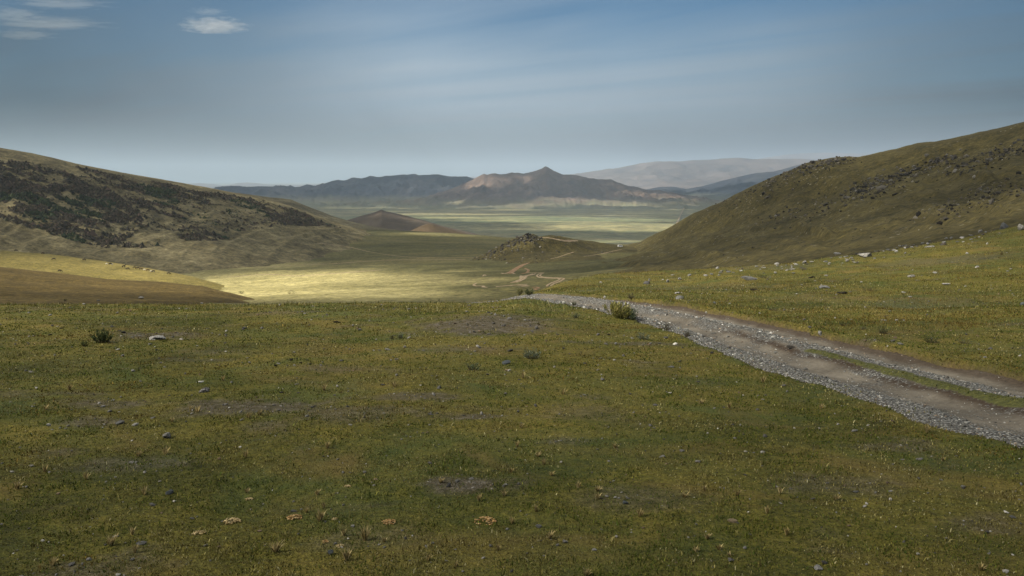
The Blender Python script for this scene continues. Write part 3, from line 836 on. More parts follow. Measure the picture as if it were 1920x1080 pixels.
ROCKS = [
 (314, 815, 24, 17, 'pale', 'blocky pale grey stone half sunk in turf, biggest of the lower left meadow'),
 (291, 632, 35, 13, 'white', 'long cracked white rock beside the dark bushy tussock on the left'),
 (385, 730, 22, 14, 'mottled', 'dark stone mottled with white lying alone in the left meadow'),
 (225, 791, 26, 11, 'grey', 'low flat grey slab in grass left of the blocky pale stone'),
 (317, 922, 16, 13, 'blue', 'angular blue grey stone with a diamond outline in the lower left grass'),
 (948, 679, 20, 11, 'blue', 'dark blue grey rock just left of the silvery plant'),
 (1538, 623, 9, 13, 'white', 'small upright white stone on the far edge of the gravel road'),
 (551, 957, 15, 8, 'grey', 'small grey stone behind the dried tan plant at the lower left'),
 (824, 725, 14, 9, 'grey', 'rounded grey stone in mid meadow below the silvery plant'),
 (620, 1035, 14, 12, 'blue', 'smooth blue grey stone near the bottom edge among tan plants'),
 (628, 1018, 8, 7, 'pale', 'little pale stone touching the back of a smooth blue grey stone'),
 (1602, 807, 14, 5, 'white', 'flat white chip in the grass below the gravel road'),
 (1725, 860, 16, 7, 'pale', 'pale lozenge shaped stone in the dark grass at the lower right'),
 (1373, 976, 20, 8, 'tan', 'tan flat stone in the grass at the lower right of centre'),
 (1532, 1064, 20, 10, 'white', 'whitish stone at the very bottom edge right of centre'),
 (1545, 1054, 14, 7, 'dark', 'dark stone just behind the whitish stone at the bottom edge'),
 (1806, 911, 12, 7, 'pale', 'small wedge shaped pale stone in dark grass below the road at right'),
 (1900, 969, 13, 7, 'grey', 'lone pale grey stone in the dark grass by the right frame edge'),
 (1172, 942, 16, 8, 'blue', 'dark blue grey stone in a thin patch of turf, lower centre'),
 (1059, 1015, 15, 8, 'pale', 'flat oval pale stone near the bottom, right of the orange plants'),
 (1010, 986, 14, 7, 'grey', 'flat grey stone right of the large orange cushion plant'),
 (951, 992, 7, 6, 'white', 'tiny bright chip of stone right under the orange cushion plant'),
 (842, 908, 11, 13, 'dark', 'dark round stone at the left end of the pebbly patch'),
 (883, 897, 13, 6, 'pale', 'flat pale stone at the right end of the pebbly patch'),
 (1623, 478, 36, 10, 'pale', 'wide pale ledge of rock on the crest of the roadside bank'),
 (1405, 522, 32, 9, 'grey', 'broad flat grey rock on the golden bank across the road'),
 (1545, 537, 28, 9, 'grey', 'flat grey rock between two dark clods on the bank'),
 (1882, 423, 26, 17, 'grey', 'rounded grey boulder standing on the bank crest near the right edge'),
 (1915, 426, 16, 15, 'pale', 'jagged pale rock on the bank crest cut by the right edge'),
 (1742, 462, 24, 5, 'pale', 'long low pale slab below the stony crest of the bank'),
 (1770, 457, 14, 6, 'outcrop', 'weathered brown rock on the bank to the right of a long slab'),
 (1708, 517, 14, 7, 'pale', 'pale rock beside a dark hollow midway up the bank'),
 (1773, 532, 16, 6, 'white', 'white flat rock left of a dark hollow on the bank'),
 (1753, 511, 8, 4, 'white', 'small white rock alone on the middle of the bank'),
 (1833, 500, 9, 5, 'white', 'white stone on the smooth right part of the bank'),
 (1813, 474, 8, 5, 'white', 'small white stone beneath the stony crest at right'),
 (1804, 445, 11, 6, 'white', 'bright white rock on the bank crest left of the rounded boulder'),
 (1837, 433, 9, 7, 'pale', 'pointed pale rock on the skyline of the bank crest'),
 (1851, 456, 7, 6, 'white', 'small bright rock under the rounded boulder of the bank'),
 (1917, 569, 12, 12, 'blue', 'grey rock at the right edge low on the bank'),
 (1275, 557, 20, 11, 'grey', 'dark grey rock close to the far edge of the road'),
 (1272, 549, 14, 5, 'white', 'thin white slab right behind the rock by the far road edge'),
 (1212, 529, 18, 9, 'dark', 'broad dark rock on the bank above the road bend'),
 (1218, 524, 8, 7, 'pale', 'pale knob of rock resting against a dark rock above the road bend'),
 (1252, 527, 8, 7, 'white', 'roundish white rock above the road bend'),
 (1275, 522, 10, 7, 'mottled', 'black and white rock on the lower crest of the bank'),
 (1340, 567, 9, 6, 'blue', 'single blue grey stone in green grass beyond the road'),
 (1345, 502, 9, 6, 'white', 'white rock standing out on the low stony crest left of the bank'),
 (1127, 529, 7, 5, 'white', 'bright white stone at the left tip of the bank'),
 (1134, 556, 8, 5, 'white', 'white stone on the far verge where the road bends away'),
 (1510, 491, 10, 8, 'mottled', 'small upright rock with a dark side on the bank crest'),
 (1570, 475, 13, 5, 'white', 'bright rock at the right end of a pale row on the bank crest'),
 (1456, 494, 12, 6, 'pale', 'pale rock in a loose cluster on the golden bank crest'),
 (158, 570, 8, 4, 'white', 'small white stone at the far left rim of the meadow'),
 (265, 558, 15, 5, 'pale', 'pale flat rocks breaking the rim of the meadow at left'),
 (184, 563, 7, 4, 'grey', 'small grey stone on the meadow rim left of the pale flat rock'),
 (378, 568, 8, 4, 'white', 'white chip of stone under the meadow rim, left of centre'),
 (132, 577, 9, 5, 'grey', 'grey stone in the green patch near the left meadow rim'),
 (249, 695, 9, 5, 'white', 'small white stone below the dark tussock'),
 (552, 684, 7, 4, 'pale', 'pale flat stone among the black dung lumps'),
 (552, 660, 8, 4, 'pale', 'pale stone just behind the black dung lumps'),
 (1168, 666, 7, 6, 'mottled', 'black and white pebble sized stone in mid meadow right'),
 (1155, 644, 7, 6, 'white', 'white stone at the left end of a thin stony streak'),
 (1258, 687, 17, 5, 'grey', 'low grey stone near the road, right of mid meadow'),
 (928, 589, 5, 7, 'white', 'tiny white stone standing on top of the stony mound'),
 (808, 776, 13, 5, 'grey', 'grey sliver of stone below the middle of the meadow'),
 (812, 1017, 9, 6, 'white', 'white stone near the bottom edge left of centre'),
 (360, 971, 11, 6, 'grey', 'rounded grey pebble in the lower left grass'),
 (252, 866, 18, 5, 'pale', 'thin pale slab in the darker lower left turf'),
 (165, 1048, 12, 8, 'white', 'white speckled stone near the lower left corner'),
 (263, 1018, 26, 7, 'grey', 'long dull grey stone in dark turf at the lower left'),
 (248, 1048, 11, 7, 'pale', 'pale chip right of a white speckled stone near the lower left corner'),
 (1113, 1030, 12, 5, 'white', 'sharp white flake at the bottom right of centre'),
 (1670, 920, 9, 5, 'white', 'small white stone in the darkening grass at lower right'),
 (1605, 922, 13, 5, 'grey', 'flat grey stone left of a small white stone at lower right'),
 (1242, 855, 14, 6, 'pale', 'flat pale flake in right of centre foreground grass'),
 (684, 885, 11, 6, 'pale', 'pale stone left of the pebbly patch in the foreground'),
 (1695, 548, 9, 4, 'white', 'white stone above the green shrubs on the bank'),
 (1847, 669, 9, 4, 'white', 'white flat stone on the turf just above the road at right'),
 (1485, 650, 22, 7, 'outcrop', 'brown slab of rock in the middle of the road'),
 (1660, 600, 7, 4, 'white', 'small white stone beside a shrub above the road'),
]
for (px_, py_, wq, hq, kd, lb) in ROCKS:
    rock(px_, py_, wq, hq, kd, lb)

# black dry dung lumps
DUNG = [(629, 603, 11, 5, 'large black dung lump alone in the mid left meadow'), (637, 604, 7, 3, 'small black dung lump touching the right side of a larger one'),
        (546, 674, 10, 6, 'biggest black dung lump of the scattered cluster'), (557, 672, 5, 3, 'tiny black dung lump right behind the biggest of the cluster'),
        (563, 680, 7, 4, 'black dung lump in the middle of the cluster'), (575, 675, 7, 3, 'flat black dung lump at the back right of the cluster'),
        (583, 682, 7, 4, 'black dung lump at the right end of the cluster'), (516, 685, 8, 5, 'black dung lump lying left of the cluster'),
        (943, 582, 8, 3, 'black dung lump on the meadow rim above the stony mound'), (1141, 627, 7, 4, 'black dung lump below the yellow green bush'),
        (1413, 543, 14, 5, 'dark clod on the bank below the broad flat rock'), (1519, 520, 9, 4, 'left one of two dark clods side by side on the bank'),
        (1525, 519, 8, 5, 'right one of two dark clods side by side on the bank'), (1579, 549, 20, 5, 'long dark clod on the bank below the flat grey rock'),
        (1061, 611, 5, 3, 'small black dung lump right of the stony mound'), (116, 615, 8, 3, 'black dung lump at the left of the meadow')]
for (px_, py_, wq, hq, lb) in DUNG:
    rock(px_, py_, wq, hq, 'dung', lb, name='dung_lump', cat='dung', sink=.2)

# the stony line along the crest of the bank: many alike
def crest_y(px_):
    return np.interp(px_, [1100, 1250, 1330, 1420, 1500, 1600, 1660, 1740, 1800, 1860, 1920], [533, 513, 504, 496, 491, 474, 464, 447, 440, 430, 421])
for k in range(122):
    a = random.triangular(1180, 1915, 1690)
    b = float(crest_y(a)) + abs(random.gauss(0, 9)) + 2
    wq = random.uniform(4, 11)
    rock(a, b, wq, wq * random.uniform(.35, .7), random.choice(('pale', 'pale', 'white', 'grey', 'outcrop')),
         'pale rock in the stony band along the crest of the roadside bank', 'rocks along the bank crest')
for k in range(36):
    a = random.uniform(1250, 1915); b = random.uniform(float(crest_y(a)) + 15, 600)
    s_, _, _ = road_s(*[np.array(q) for q in (drop(a, b)[1][0], drop(a, b)[1][1])])
    if 0 < float(s_) < 1.05: continue
    wq = random.uniform(3, 7)
    rock(a, b, wq, wq * .55, random.choice(('pale', 'white', 'white', 'grey')), 'small pale stone dotted over the grassy face of the roadside bank', 'small stones on the bank face')
for k in range(46):
    a = random.uniform(20, 1500); b = random.uniform(580, 1070)
    p = drop(a, b); s_, _, _ = road_s(np.array(p[1][0]), np.array(p[1][1]))
    if -.05 < float(s_) < 1.05: continue
    wq = random.uniform(4, 8)
    rock(a, b, wq, wq * .55, random.choice(('pale', 'white', 'grey', 'tan', 'pale')), 'small pale stone lying loose in the meadow grass', 'small loose stones in the meadow')

# rock outcrops on the right hill and on the knoll
def outcrop(line, n, spread, wr, only, label, group, kinds):
    line = np.array(line, float)
    for k in range(n):
        t = random.uniform(0, len(line) - 1); i = min(int(t), len(line) - 2); f_ = t - i
        q = line[i] * (1 - f_) + line[i + 1] * f_
        a = q[0] + random.gauss(0, spread[0]); b = q[1] + random.gauss(0, spread[1])
        p = drop(a, b, only)
        if p is None: continue
        wq = random.uniform(*wr)
        rock(a, b, wq, wq * random.uniform(.5, .9), random.choice(kinds), label, group, name='boulder', cat='boulder', where=p)
outcrop([(1470, 330), (1510, 312), (1545, 305), (1585, 297)], 46, (8, 4), (4, 9), 'right_hill', 'dark boulder in the outcrop on the shoulder of the right hill skyline', 'boulders on the hill shoulder', ('outcrop', 'outcrop', 'outcrop_pale'))
outcrop([(1625, 352), (1680, 332), (1740, 306), (1790, 292)], 50, (10, 4), (5, 11), 'right_hill', 'dark boulder in the long outcrop across the upper right hill', 'boulders across the upper right hill', ('outcrop', 'outcrop', 'outcrop_pale'))
outcrop([(1790, 325), (1850, 297), (1915, 275)], 26, (12, 5), (5, 10), 'right_hill', 'dark boulder of the outcrop near the right edge high on the hill', 'boulders high at the right edge', ('outcrop', 'outcrop', 'dark'))
outcrop([(1490, 398), (1560, 375), (1640, 350)], 22, (14, 6), (3, 6), 'right_hill', 'small boulder in the loose row across the middle of the right hill', 'small boulders across the middle hill', ('outcrop', 'outcrop_pale'))
outcrop([(1780, 395), (1830, 365), (1850, 360)], 22, (14, 6), (3, 7), 'right_hill', 'grey boulder in the sparse row low on the right hill', 'grey boulders low on the right hill', ('outcrop', 'outcrop_pale', 'grey'))
outcrop([(1320, 392), (1400, 360), (1450, 350)], 18, (16, 6), (2.5, 5), 'right_hill', 'small dark boulder on the left flank of the right hill', 'small boulders on the left flank', ('outcrop', 'outcrop'))
outcrop([(968, 450), (990, 445), (1005, 450)], 22, (9, 4), (2.5, 5.5), 'knoll', 'dark boulder of the outcrop crowning the knoll', 'boulders crowning the knoll', ('outcrop', 'outcrop', 'outcrop_pale'))
outcrop([(905, 482), (940, 466), (965, 455)], 30, (8, 5), (2.5, 5.5), 'knoll', 'grey boulder in the scree on the left flank of the knoll', 'boulders on the knoll flank', ('outcrop', 'outcrop', 'outcrop_pale'))

# bedrock ribs that break out of the slope
for line_, n_, lab_, grp_ in [
    ([(1500, 318), (1545, 305), (1585, 298)], 9, 'jagged bedrock rib on the skyline shoulder of the right hill', 'bedrock ribs on the skyline shoulder'),
    ([(1610, 358), (1680, 334), (1740, 310), (1790, 296)], 14, 'dark bedrock rib in the long outcrop high on the right hill', 'bedrock ribs high on the right hill'),
    ([(1800, 320), (1850, 300), (1910, 280)], 8, 'dark bedrock rib near the right edge high on the hill', 'bedrock ribs near the right edge'),
    ([(1440, 412), (1530, 388), (1640, 352)], 9, 'low bedrock rib in the broken row across the middle of the right hill', 'low bedrock ribs across the middle hill'),
    ([(970, 448), (990, 444), (1006, 448)], 5, 'bedrock rib on the very top of the knoll', 'bedrock ribs on the knoll top'),
    ([(900, 484), (935, 470), (960, 457)], 6, 'bedrock rib on the left flank of the knoll', 'bedrock ribs on the knoll flank')]:
    line_ = np.array(line_, float)
    for k in range(n_):
        t = (k + random.uniform(.1, .9)) / n_ * (len(line_) - 1); i_ = min(int(t), len(line_) - 2); f_ = t - i_
        q = line_[i_] * (1 - f_) + line_[i_ + 1] * f_
        on_ = 'knoll' if q[0] < 1100 else 'right_hill'
        p = drop(q[0] + random.gauss(0, 5), q[1] + random.gauss(0, 3.5), on_)
        if p is None: continue
        wq = random.uniform(6, 11) if on_ == 'knoll' else random.uniform(9, 20)
        rock(q[0], q[1], wq, wq * random.uniform(.28, .5), random.choice(('outcrop', 'outcrop', 'outcrop_pale')), lab_, grp_, name='bedrock_rib', cat='bedrock', where=p, sink=.45)

# loose rubble round the outcrops, too small to tell apart
def rubble(name, line, n, spread, only, rmean, label):
    line = np.array(line, float); X = []
    for k in range(n):
        t = random.uniform(0, len(line) - 1); i = min(int(t), len(line) - 2); f_ = t - i
        q = line[i] * (1 - f_) + line[i + 1] * f_
        p = drop(q[0] + random.gauss(0, spread[0]), q[1] + random.gauss(0, spread[1]), only)
        if p is not None: X.append(p[1])
    X = np.array(X); m_ = len(X)
    r_ = np.clip(rng.lognormal(math.log(rmean), .5, m_), .15, 2.2)
    return X, r_
RUB = []
for ln_, n_, sp_, on_, rm_ in [
    ([(1440, 345), (1510, 314), (1600, 297)], 420, (16, 6), 'right_hill', .45), ([(1330, 388), (1400, 362), (1470, 340)], 260, (22, 9), 'right_hill', .4),
    ([(1600, 365), (1680, 334), (1800, 292)], 520, (16, 7), 'right_hill', .42), ([(1780, 330), (1860, 295), (1930, 270)], 330, (18, 8), 'right_hill', .4),
    ([(1420, 420), (1560, 378), (1660, 345)], 320, (26, 9), 'right_hill', .35), ([(1740, 410), (1830, 368), (1900, 345)], 260, (24, 10), 'right_hill', .35),
    ([(1300, 450), (1550, 430), (1850, 350)], 380, (60, 26), 'right_hill', .17), ([(970, 450), (990, 446), (1010, 450)], 160, (12, 5), 'knoll', .55),
    ([(880, 492), (930, 472), (965, 458)], 360, (14, 7), 'knoll', .36), ([(900, 500), (960, 490), (1060, 460)], 140, (30, 10), 'knoll', .3)]:
    RUB.append(rubble('rubble', ln_, n_, sp_, on_, rm_, ''))
X = np.concatenate([a for a, b in RUB]); r_ = np.concatenate([b for a, b in RUB])
o = pebble_cloud('rubble', X[:, 0], X[:, 1], X[:, 2] + r_ * .25, r_, pick(len(r_), [(4, (.040, .035, .028)), (4, (.066, .057, .045)), (2.5, (.115, .102, .082)), (1, (.22, .20, .165)), (1.5, (.024, .021, .017))]), (.5, 1.0))
tag(o, 'loose rubble round the rock outcrops of the hills', 'rubble', None, 'stuff')
# ------------------------------------------------------------------ plants
LEAF_MAT = vcol_mat('plant_leaves', .3)
STEM_MAT = solid_mat('woody_stem', (.05, .035, .02), (.11, .08, .045), 20, .002)
def leaf_cloud(name, n, fx, size, pal, parent, mat=None, wfac=.2):
    """many small pointed leaves set at the places fx() gives, facing every way"""
    V = []; col = pick(n, pal)
    P, D = fx(n)
    s = rng.uniform(.6, 1.3, n) * size
    side = np.cross(D, rng.normal(size=(n, 3))); side /= np.linalg.norm(side, axis=1, keepdims=True) + 1e-9
    w_ = s * wfac
    a = P; b = P + D * (s * .5)[:, None] + side * w_[:, None]; c = P + D * s[:, None]; d_ = P + D * (s * .5)[:, None] - side * w_[:, None]
    V = np.stack([a, b, c, d_], 1).reshape(-1, 3)
    q = np.arange(n)[:, None] * 4 + np.array([[0, 1, 2, 3]])
    return mesh_np(name, V, [q], mat or LEAF_MAT, col=np.repeat(col, 4, 0), shade=False, parent=parent)

def shrub(px_, py_, wpx, hpx, pal, label, name='shrub', cat='shrub', n=1500, leaf=None, upright=.5, group=None, stems=34):
    p = drop(px_, py_ + hpx * .42)
    Y, P, _ = p
    W = wpx * Y / F * .5; H = hpx * Y / F
    root = empty(name, (P[0], P[1], P[2] - .01 * H))
    tag(root, label, cat, group)
    ns = stems
    th = rng.uniform(0, 2 * math.pi, ns); rad = np.sqrt(rng.uniform(0.02, 1, ns)) * W
    base = np.stack([np.cos(th) * rad * .45, np.sin(th) * rad * .45, 0 * th], -1)
    hh = H * rng.uniform(.42, 1.12, ns) * (1 - .25 * (rad / W) ** 2)
    tip = np.stack([np.cos(th) * rad * (1.0), np.sin(th) * rad, hh], -1)
    # stems: thin three sided spikes
    r0 = .012 * max(H, W) + .002
    V = []; Fq = []
    for i in range(ns):
        k = len(V)
        for a in range(3):
            V.append(base[i] + r0 * np.array([math.cos(a * 2.09), math.sin(a * 2.09), -.2]))
        V.append(tip[i])
        Fq += [[k, k + 1, k + 3], [k + 1, k + 2, k + 3], [k + 2, k, k + 3]]
    mesh_np('stem', V, [np.array(Fq)], STEM_MAT, parent=root, shade=False)
    def place(m):
        i = rng.integers(0, ns, m); t = rng.beta(1.6, 1.0, m)
        Q = base[i] + (tip[i] - base[i]) * t[:, None]
        Q = Q + rng.normal(0, .065, (m, 3)) * np.array([W, W, H * .7])
        Q[:, 2] = np.abs(Q[:, 2])
        D = (tip[i] - base[i]); D /= np.linalg.norm(D, axis=1, keepdims=True)
        D = D * upright + rng.normal(0, 1, (m, 3)) * (1 - upright); D /= np.linalg.norm(D, axis=1, keepdims=True)
        return Q, D
    leaf_cloud('foliage', n, place, leaf or H * .17, pal, root, wfac=.16)
    return root
YG = [(3, (.18, .172, .048)), (2, (.25, .225, .072)), (1.5, (.12, .125, .036)), (1, (.34, .29, .12))]
DG = [(3, (.036, .050, .019)), (3, (.055, .070, .027)), (1.5, (.09, .10, .04))]
SG = [(3, (.09, .115, .075)), (2, (.14, .165, .12)), (2, (.05, .07, .035)), (1, (.22, .24, .18))]
BG = [(3, (.07, .092, .05)), (2, (.105, .13, .072)), (1, (.04, .055, .026)), (1, (.15, .17, .105))]
GB = [(3, (.07, .062, .042)), (2, (.11, .10, .07)), (1, (.04, .045, .025))]
SHRUBS = [
 (1160, 585, 54, 27, YG, 'yellow green bush on the near edge of the gravel road', 4200),
 (1184, 591, 24, 20, BG, 'blue green low bush against the right of the yellow green bush', 1200),
 (192, 632, 38, 25, DG, 'dark green bushy tussock with upright stems in the left meadow', 1700),
 (160, 645, 16, 11, DG, 'small dark tussock in front of the bigger one at left', 700),
 (992, 548, 17, 12, DG, 'round dark green bush where the road drops out of sight', 1000),
 (974, 548, 13, 13, YG, 'pale straw coloured shrub left of the round dark bush', 700),
 (998, 664, 36, 20, SG, 'silvery green spreading plant in the middle of the meadow', 900),
 (885, 688, 38, 14, BG, 'low green plant left of the dark blue grey rock', 900),
 (751, 630, 14, 11, SG, 'small silvery plant in the left middle of the meadow', 400),
 (736, 632, 12, 8, GB, 'small brown plant left of a silvery one', 350),
 (1207, 631, 32, 13, SG, 'grey green leafy plant below the road shrubs', 900),
 (1250, 613, 24, 11, GB, 'dry grey brown shrub at the near road edge', 700),
 (1288, 627, 14, 11, GB, 'small dry dark shrub on the near road edge beyond the grey brown one', 500),
 (1076, 569, 10, 9, DG, 'small dark bush at the near road edge close to the bend', 500),
 (1079, 592, 20, 11, BG, 'small spiky green plant left of the yellow green bush', 600),
 (1183, 555, 18, 10, GB, 'small dry brown shrub on the far edge of the road', 500),
 (1582, 607, 22, 9, DG, 'dark green shrub nearest above the far road edge', 600),
 (1655, 620, 28, 12, DG, 'dark green shrub above the road with a white stone beside it', 700),
 (1618, 615, 18, 7, BG, 'low green shrub between two darker ones above the road', 400),
 (1748, 638, 36, 13, DG, 'widest dark shrub above the road on the right', 900),
 (1808, 640, 38, 9, BG, 'low green shrub to the right of the widest dark one', 700),
 (1630, 542, 44, 8, DG, 'long dark green mat of shrub midway on the bank', 800),
 (1586, 523, 24, 6, BG, 'small green shrub mat up on the bank', 500),
 (1432, 518, 26, 8, BG, 'green tuft to the right of the broad flat rock', 600),
 (1448, 579, 22, 7, BG, 'blue green shrub close to the road on the bank', 500),
 (1505, 505, 18, 5, BG, 'small green mat on the golden part of the bank', 400),
 (453, 548, 14, 6, DG, 'dark low shrub on the meadow rim under the bright spur tip', 400),
 (545, 549, 16, 5, DG, 'dark low shrub on the meadow rim left of centre', 400),
 (123, 562, 8, 6, DG, 'dark small shrub on the meadow rim far left', 250),
 (823, 562, 5, 5, DG, 'tiny dark shrub on the meadow rim above the mound', 150),
 (1010, 607, 10, 4, DG, 'dark tuft to the right of the stony mound', 200),
 (1878, 473, 6, 11, YG, 'pale dry upright stalk plant under the rounded boulder', 150),
]
for (a, b, wq, hq, pal, lb, n_) in SHRUBS:
    shrub(a, b, wq, hq, pal, lb, n=int(n_ * .6), upright=.8)

# straw tufts: fans of long dry blades
def straw(px_, py_, wpx, hpx, label, n=40, pal=None, group=None):
    p = drop(px_, py_ + hpx * .45)
    Y, P, _ = p
    W = wpx * Y / F * .5; H = hpx * Y / F
    th = rng.uniform(0, 2 * math.pi, n); out = rng.uniform(.1, 1, n) * W; h = H * rng.uniform(.5, 1.05, n)
    b = np.stack([np.cos(th) * W * .14 * rng.uniform(0, 1, n), np.sin(th) * W * .14 * rng.uniform(0, 1, n), 0 * th - .004], -1)
    t = np.stack([np.cos(th) * out, np.sin(th) * out, h], -1)
    m = b + (t - b) * .55 + np.array([0, 0, 1]) * (.12 * H)
    sd = np.stack([-np.sin(th + .6), np.cos(th + .6), 0 * th], -1) * (.0011 * Y ** .5 + .0008)
    V = np.stack([b - sd, b + sd, m + sd * .8, m - sd * .8, t], 1).reshape(-1, 3)
    k = np.arange(n)[:, None] * 5
    pal = pal or [(3, (.26, .20, .085)), (2, (.36, .29, .14)), (1, (.18, .14, .05))]
    o = mesh_np('straw_tuft', V, [k + np.array([[0, 1, 2, 3]]), k + np.array([[3, 2, 4]])], GRASS_MAT, col=np.repeat(pick(n, pal), 5, 0), shade=False)
    o.location = P
    return tag(o, label, 'grass tuft', group)
STRAW = [(517, 1024, 46, 26, 'fan of long straw blades near the bottom, left of the blue grey stone'),
         (208, 1012, 34, 24, 'fan of dry straw blades in the lower left grass'), (600, 966, 34, 24, 'upright straw tuft beside a tan dried plant'),
         (684, 1000, 36, 30, 'tall thin straw tuft near the bottom centre left'), (32, 910, 26, 16, 'pale straw tuft at the left edge low in the frame'),
         (650, 1040, 30, 26, 'straw tuft right of the smooth blue grey stone'), (100, 1052, 30, 18, 'golden tuft near the lower left corner'),
         (1030, 1002, 30, 16, 'cream straw tuft right of the orange cushion plant'), (1200, 960, 26, 20, 'straw tuft beside the dark blue grey stone'),
         (1475, 996, 20, 16, 'small straw tuft in the lower right grass'), (310, 815 + 30, 26, 16, 'straw tuft right below the blocky pale stone'),
         (1100, 1072, 30, 16, 'straw tuft cut by the bottom edge right of centre'), (260, 850, 24, 14, 'golden tuft left below the blocky pale stone'),
         (1840, 1062, 30, 14, 'yellowish tuft in the dark lower right corner')]
for q in STRAW: straw(*q)
for k in range(60):
    a = random.uniform(20, 1880); b = random.uniform(700, 1065)
    p = drop(a, b); s_, _, _ = road_s(np.array(p[1][0]), np.array(p[1][1]))
    if -.05 < float(s_) < 1.05: continue
    straw(a, b, random.uniform(14, 26), random.uniform(10, 18), 'small straw coloured tuft in the meadow turf', n=26, group='small straw tufts in the meadow')

# dried cushion plants: domes of little curled heads
def cushion(px_, py_, wpx, hpx, label, pal):
    p = drop(px_, py_ + hpx * .4)
    Y, P, _ = p
    W = wpx * Y / F * .5; n = 70
    th = rng.uniform(0, 2 * math.pi, n); r = np.sqrt(rng.uniform(0, 1, n))
    x, y = np.cos(th) * r * W, np.sin(th) * r * W * .9
    z = np.sqrt(1 - r * r * .9) * W * .32
    rr = W * rng.uniform(.06, .13, n)
    kk = len(IV)
    Q = IV[None] * (1 + rng.uniform(-.3, .3, (n, kk, 1))) * rr[:, None, None] * np.array([1.2, 1, .7])
    V = (Q + np.stack([x, y, z], -1)[:, None, :]).reshape(-1, 3)
    fcs = (IF[None] + (np.arange(n) * kk)[:, None, None]).reshape(-1, 3)
    o = mesh_np('cushion_plant', V, [fcs], LEAF_MAT, col=np.repeat(pick(n, pal), kk, 0), shade=False)
    o.location = P
    return tag(o, label, 'plant')
ORP = [(3, (.34, .21, .085)), (2, (.44, .31, .15)), (1, (.22, .12, .045))]
TAP = [(3, (.36, .27, .13)), (2, (.48, .39, .22)), (1, (.22, .15, .06))]
CUSH = [(910, 971, 42, 20, 'largest dried orange tan cushion plant in the foreground', ORP), (730, 974, 28, 15, 'smaller orange cushion plant left of the largest one', ORP),
        (373, 995, 26, 16, 'tan dried flower clump in the lower left grass', TAP), (435, 976, 34, 8, 'long low tan dried plant right of a tan clump', TAP),
        (553, 967, 30, 12, 'golden dried plant in front of a small grey stone', ORP), (628, 970, 14, 10, 'pale pinkish dried head beside an upright straw tuft', TAP),
        (467, 933, 16, 9, 'small golden dried head above the long low plant', TAP), (652, 907, 14, 13, 'pale dried flower head on a stalk, left of centre', TAP),
        (610, 1013, 16, 8, 'golden dried head behind the smooth blue grey stone', ORP), (638, 1021, 16, 8, 'yellow dried head right of a little pale stone', TAP)]
for q in CUSH: cushion(*q)

# ------------------------------------------------------------------ scrub on the left hill (a mass, too many to count)
G = HILLS['left_hill']; nv_, nu_ = G.shape[:2]
cand = 420000
fi = rng.uniform(0, nv_ - 2, cand); fj = rng.uniform(0, nu_ - 2, cand)
i0 = fi.astype(int); j0 = fj.astype(int); a = (fi - i0)[:, None]; b = (fj - j0)[:, None]
Q = (G[i0, j0] * (1 - a) + G[i0 + 1, j0] * a) * (1 - b) + (G[i0, j0 + 1] * (1 - a) + G[i0 + 1, j0 + 1] * a) * b
qx, qy = project(Q[:, 0], Q[:, 1], Q[:, 2])
prob = scrub_cover(qx, qy, Q[:, 0], Q[:, 1])
clump = fbm(Q[:, 0] / 38, Q[:, 1] / 60, 4, 501)
frontside = fi > nv_ / 5.0 * 1.0
k = (rng.uniform(0, 1, cand) < prob) & frontside & (qx > -900)
Q, cl_ = Q[k], clump[k]
n = len(Q)
Rr = rng.gamma(5, .17, n) * (1 + .5 * (rng.uniform(0, 1, n) > .93))
OV = np.array([(1, 0, 0), (0, 1, 0), (-1, 0, 0), (0, -1, 0), (0, 0, 1.0)]); OF = np.array([(0, 1, 4), (1, 2, 4), (2, 3, 4), (3, 0, 4)])
kk = len(OV)
jit = 1 + rng.uniform(-.5, .5, (n, kk, 1))
P_ = OV[None] * jit * Rr[:, None, None] * np.array([1.2, 1.2, 1.05])
V = (P_ + Q[:, None, :]).reshape(-1, 3)
col = pick(n, [(3, (.062, .050, .034)), (2, (.086, .068, .044)), (2, (.042, .039, .026)), (2, (.095, .066, .046)), (1, (.09, .082, .045))])
grn = fbm(Q[:, 0] / 70, Q[:, 1] / 70, 3, 503) + .3 * (Q[:, 2] < -8)
k = grn > .48; col[k] = pick(int(k.sum()), [(3, (.034, .046, .022)), (2, (.055, .066, .028)), (1, (.030, .032, .02))])
o = mesh_np('hillside_scrub', V, [(OF[None] + (np.arange(n) * kk)[:, None, None]).reshape(-1, 3)], LEAF_MAT, col=np.repeat(col, kk, 0), shade=False)
tag(o, 'dark dwarf scrub in patches over the left hillside', 'scrub', None, 'stuff')
print('scrub', n)

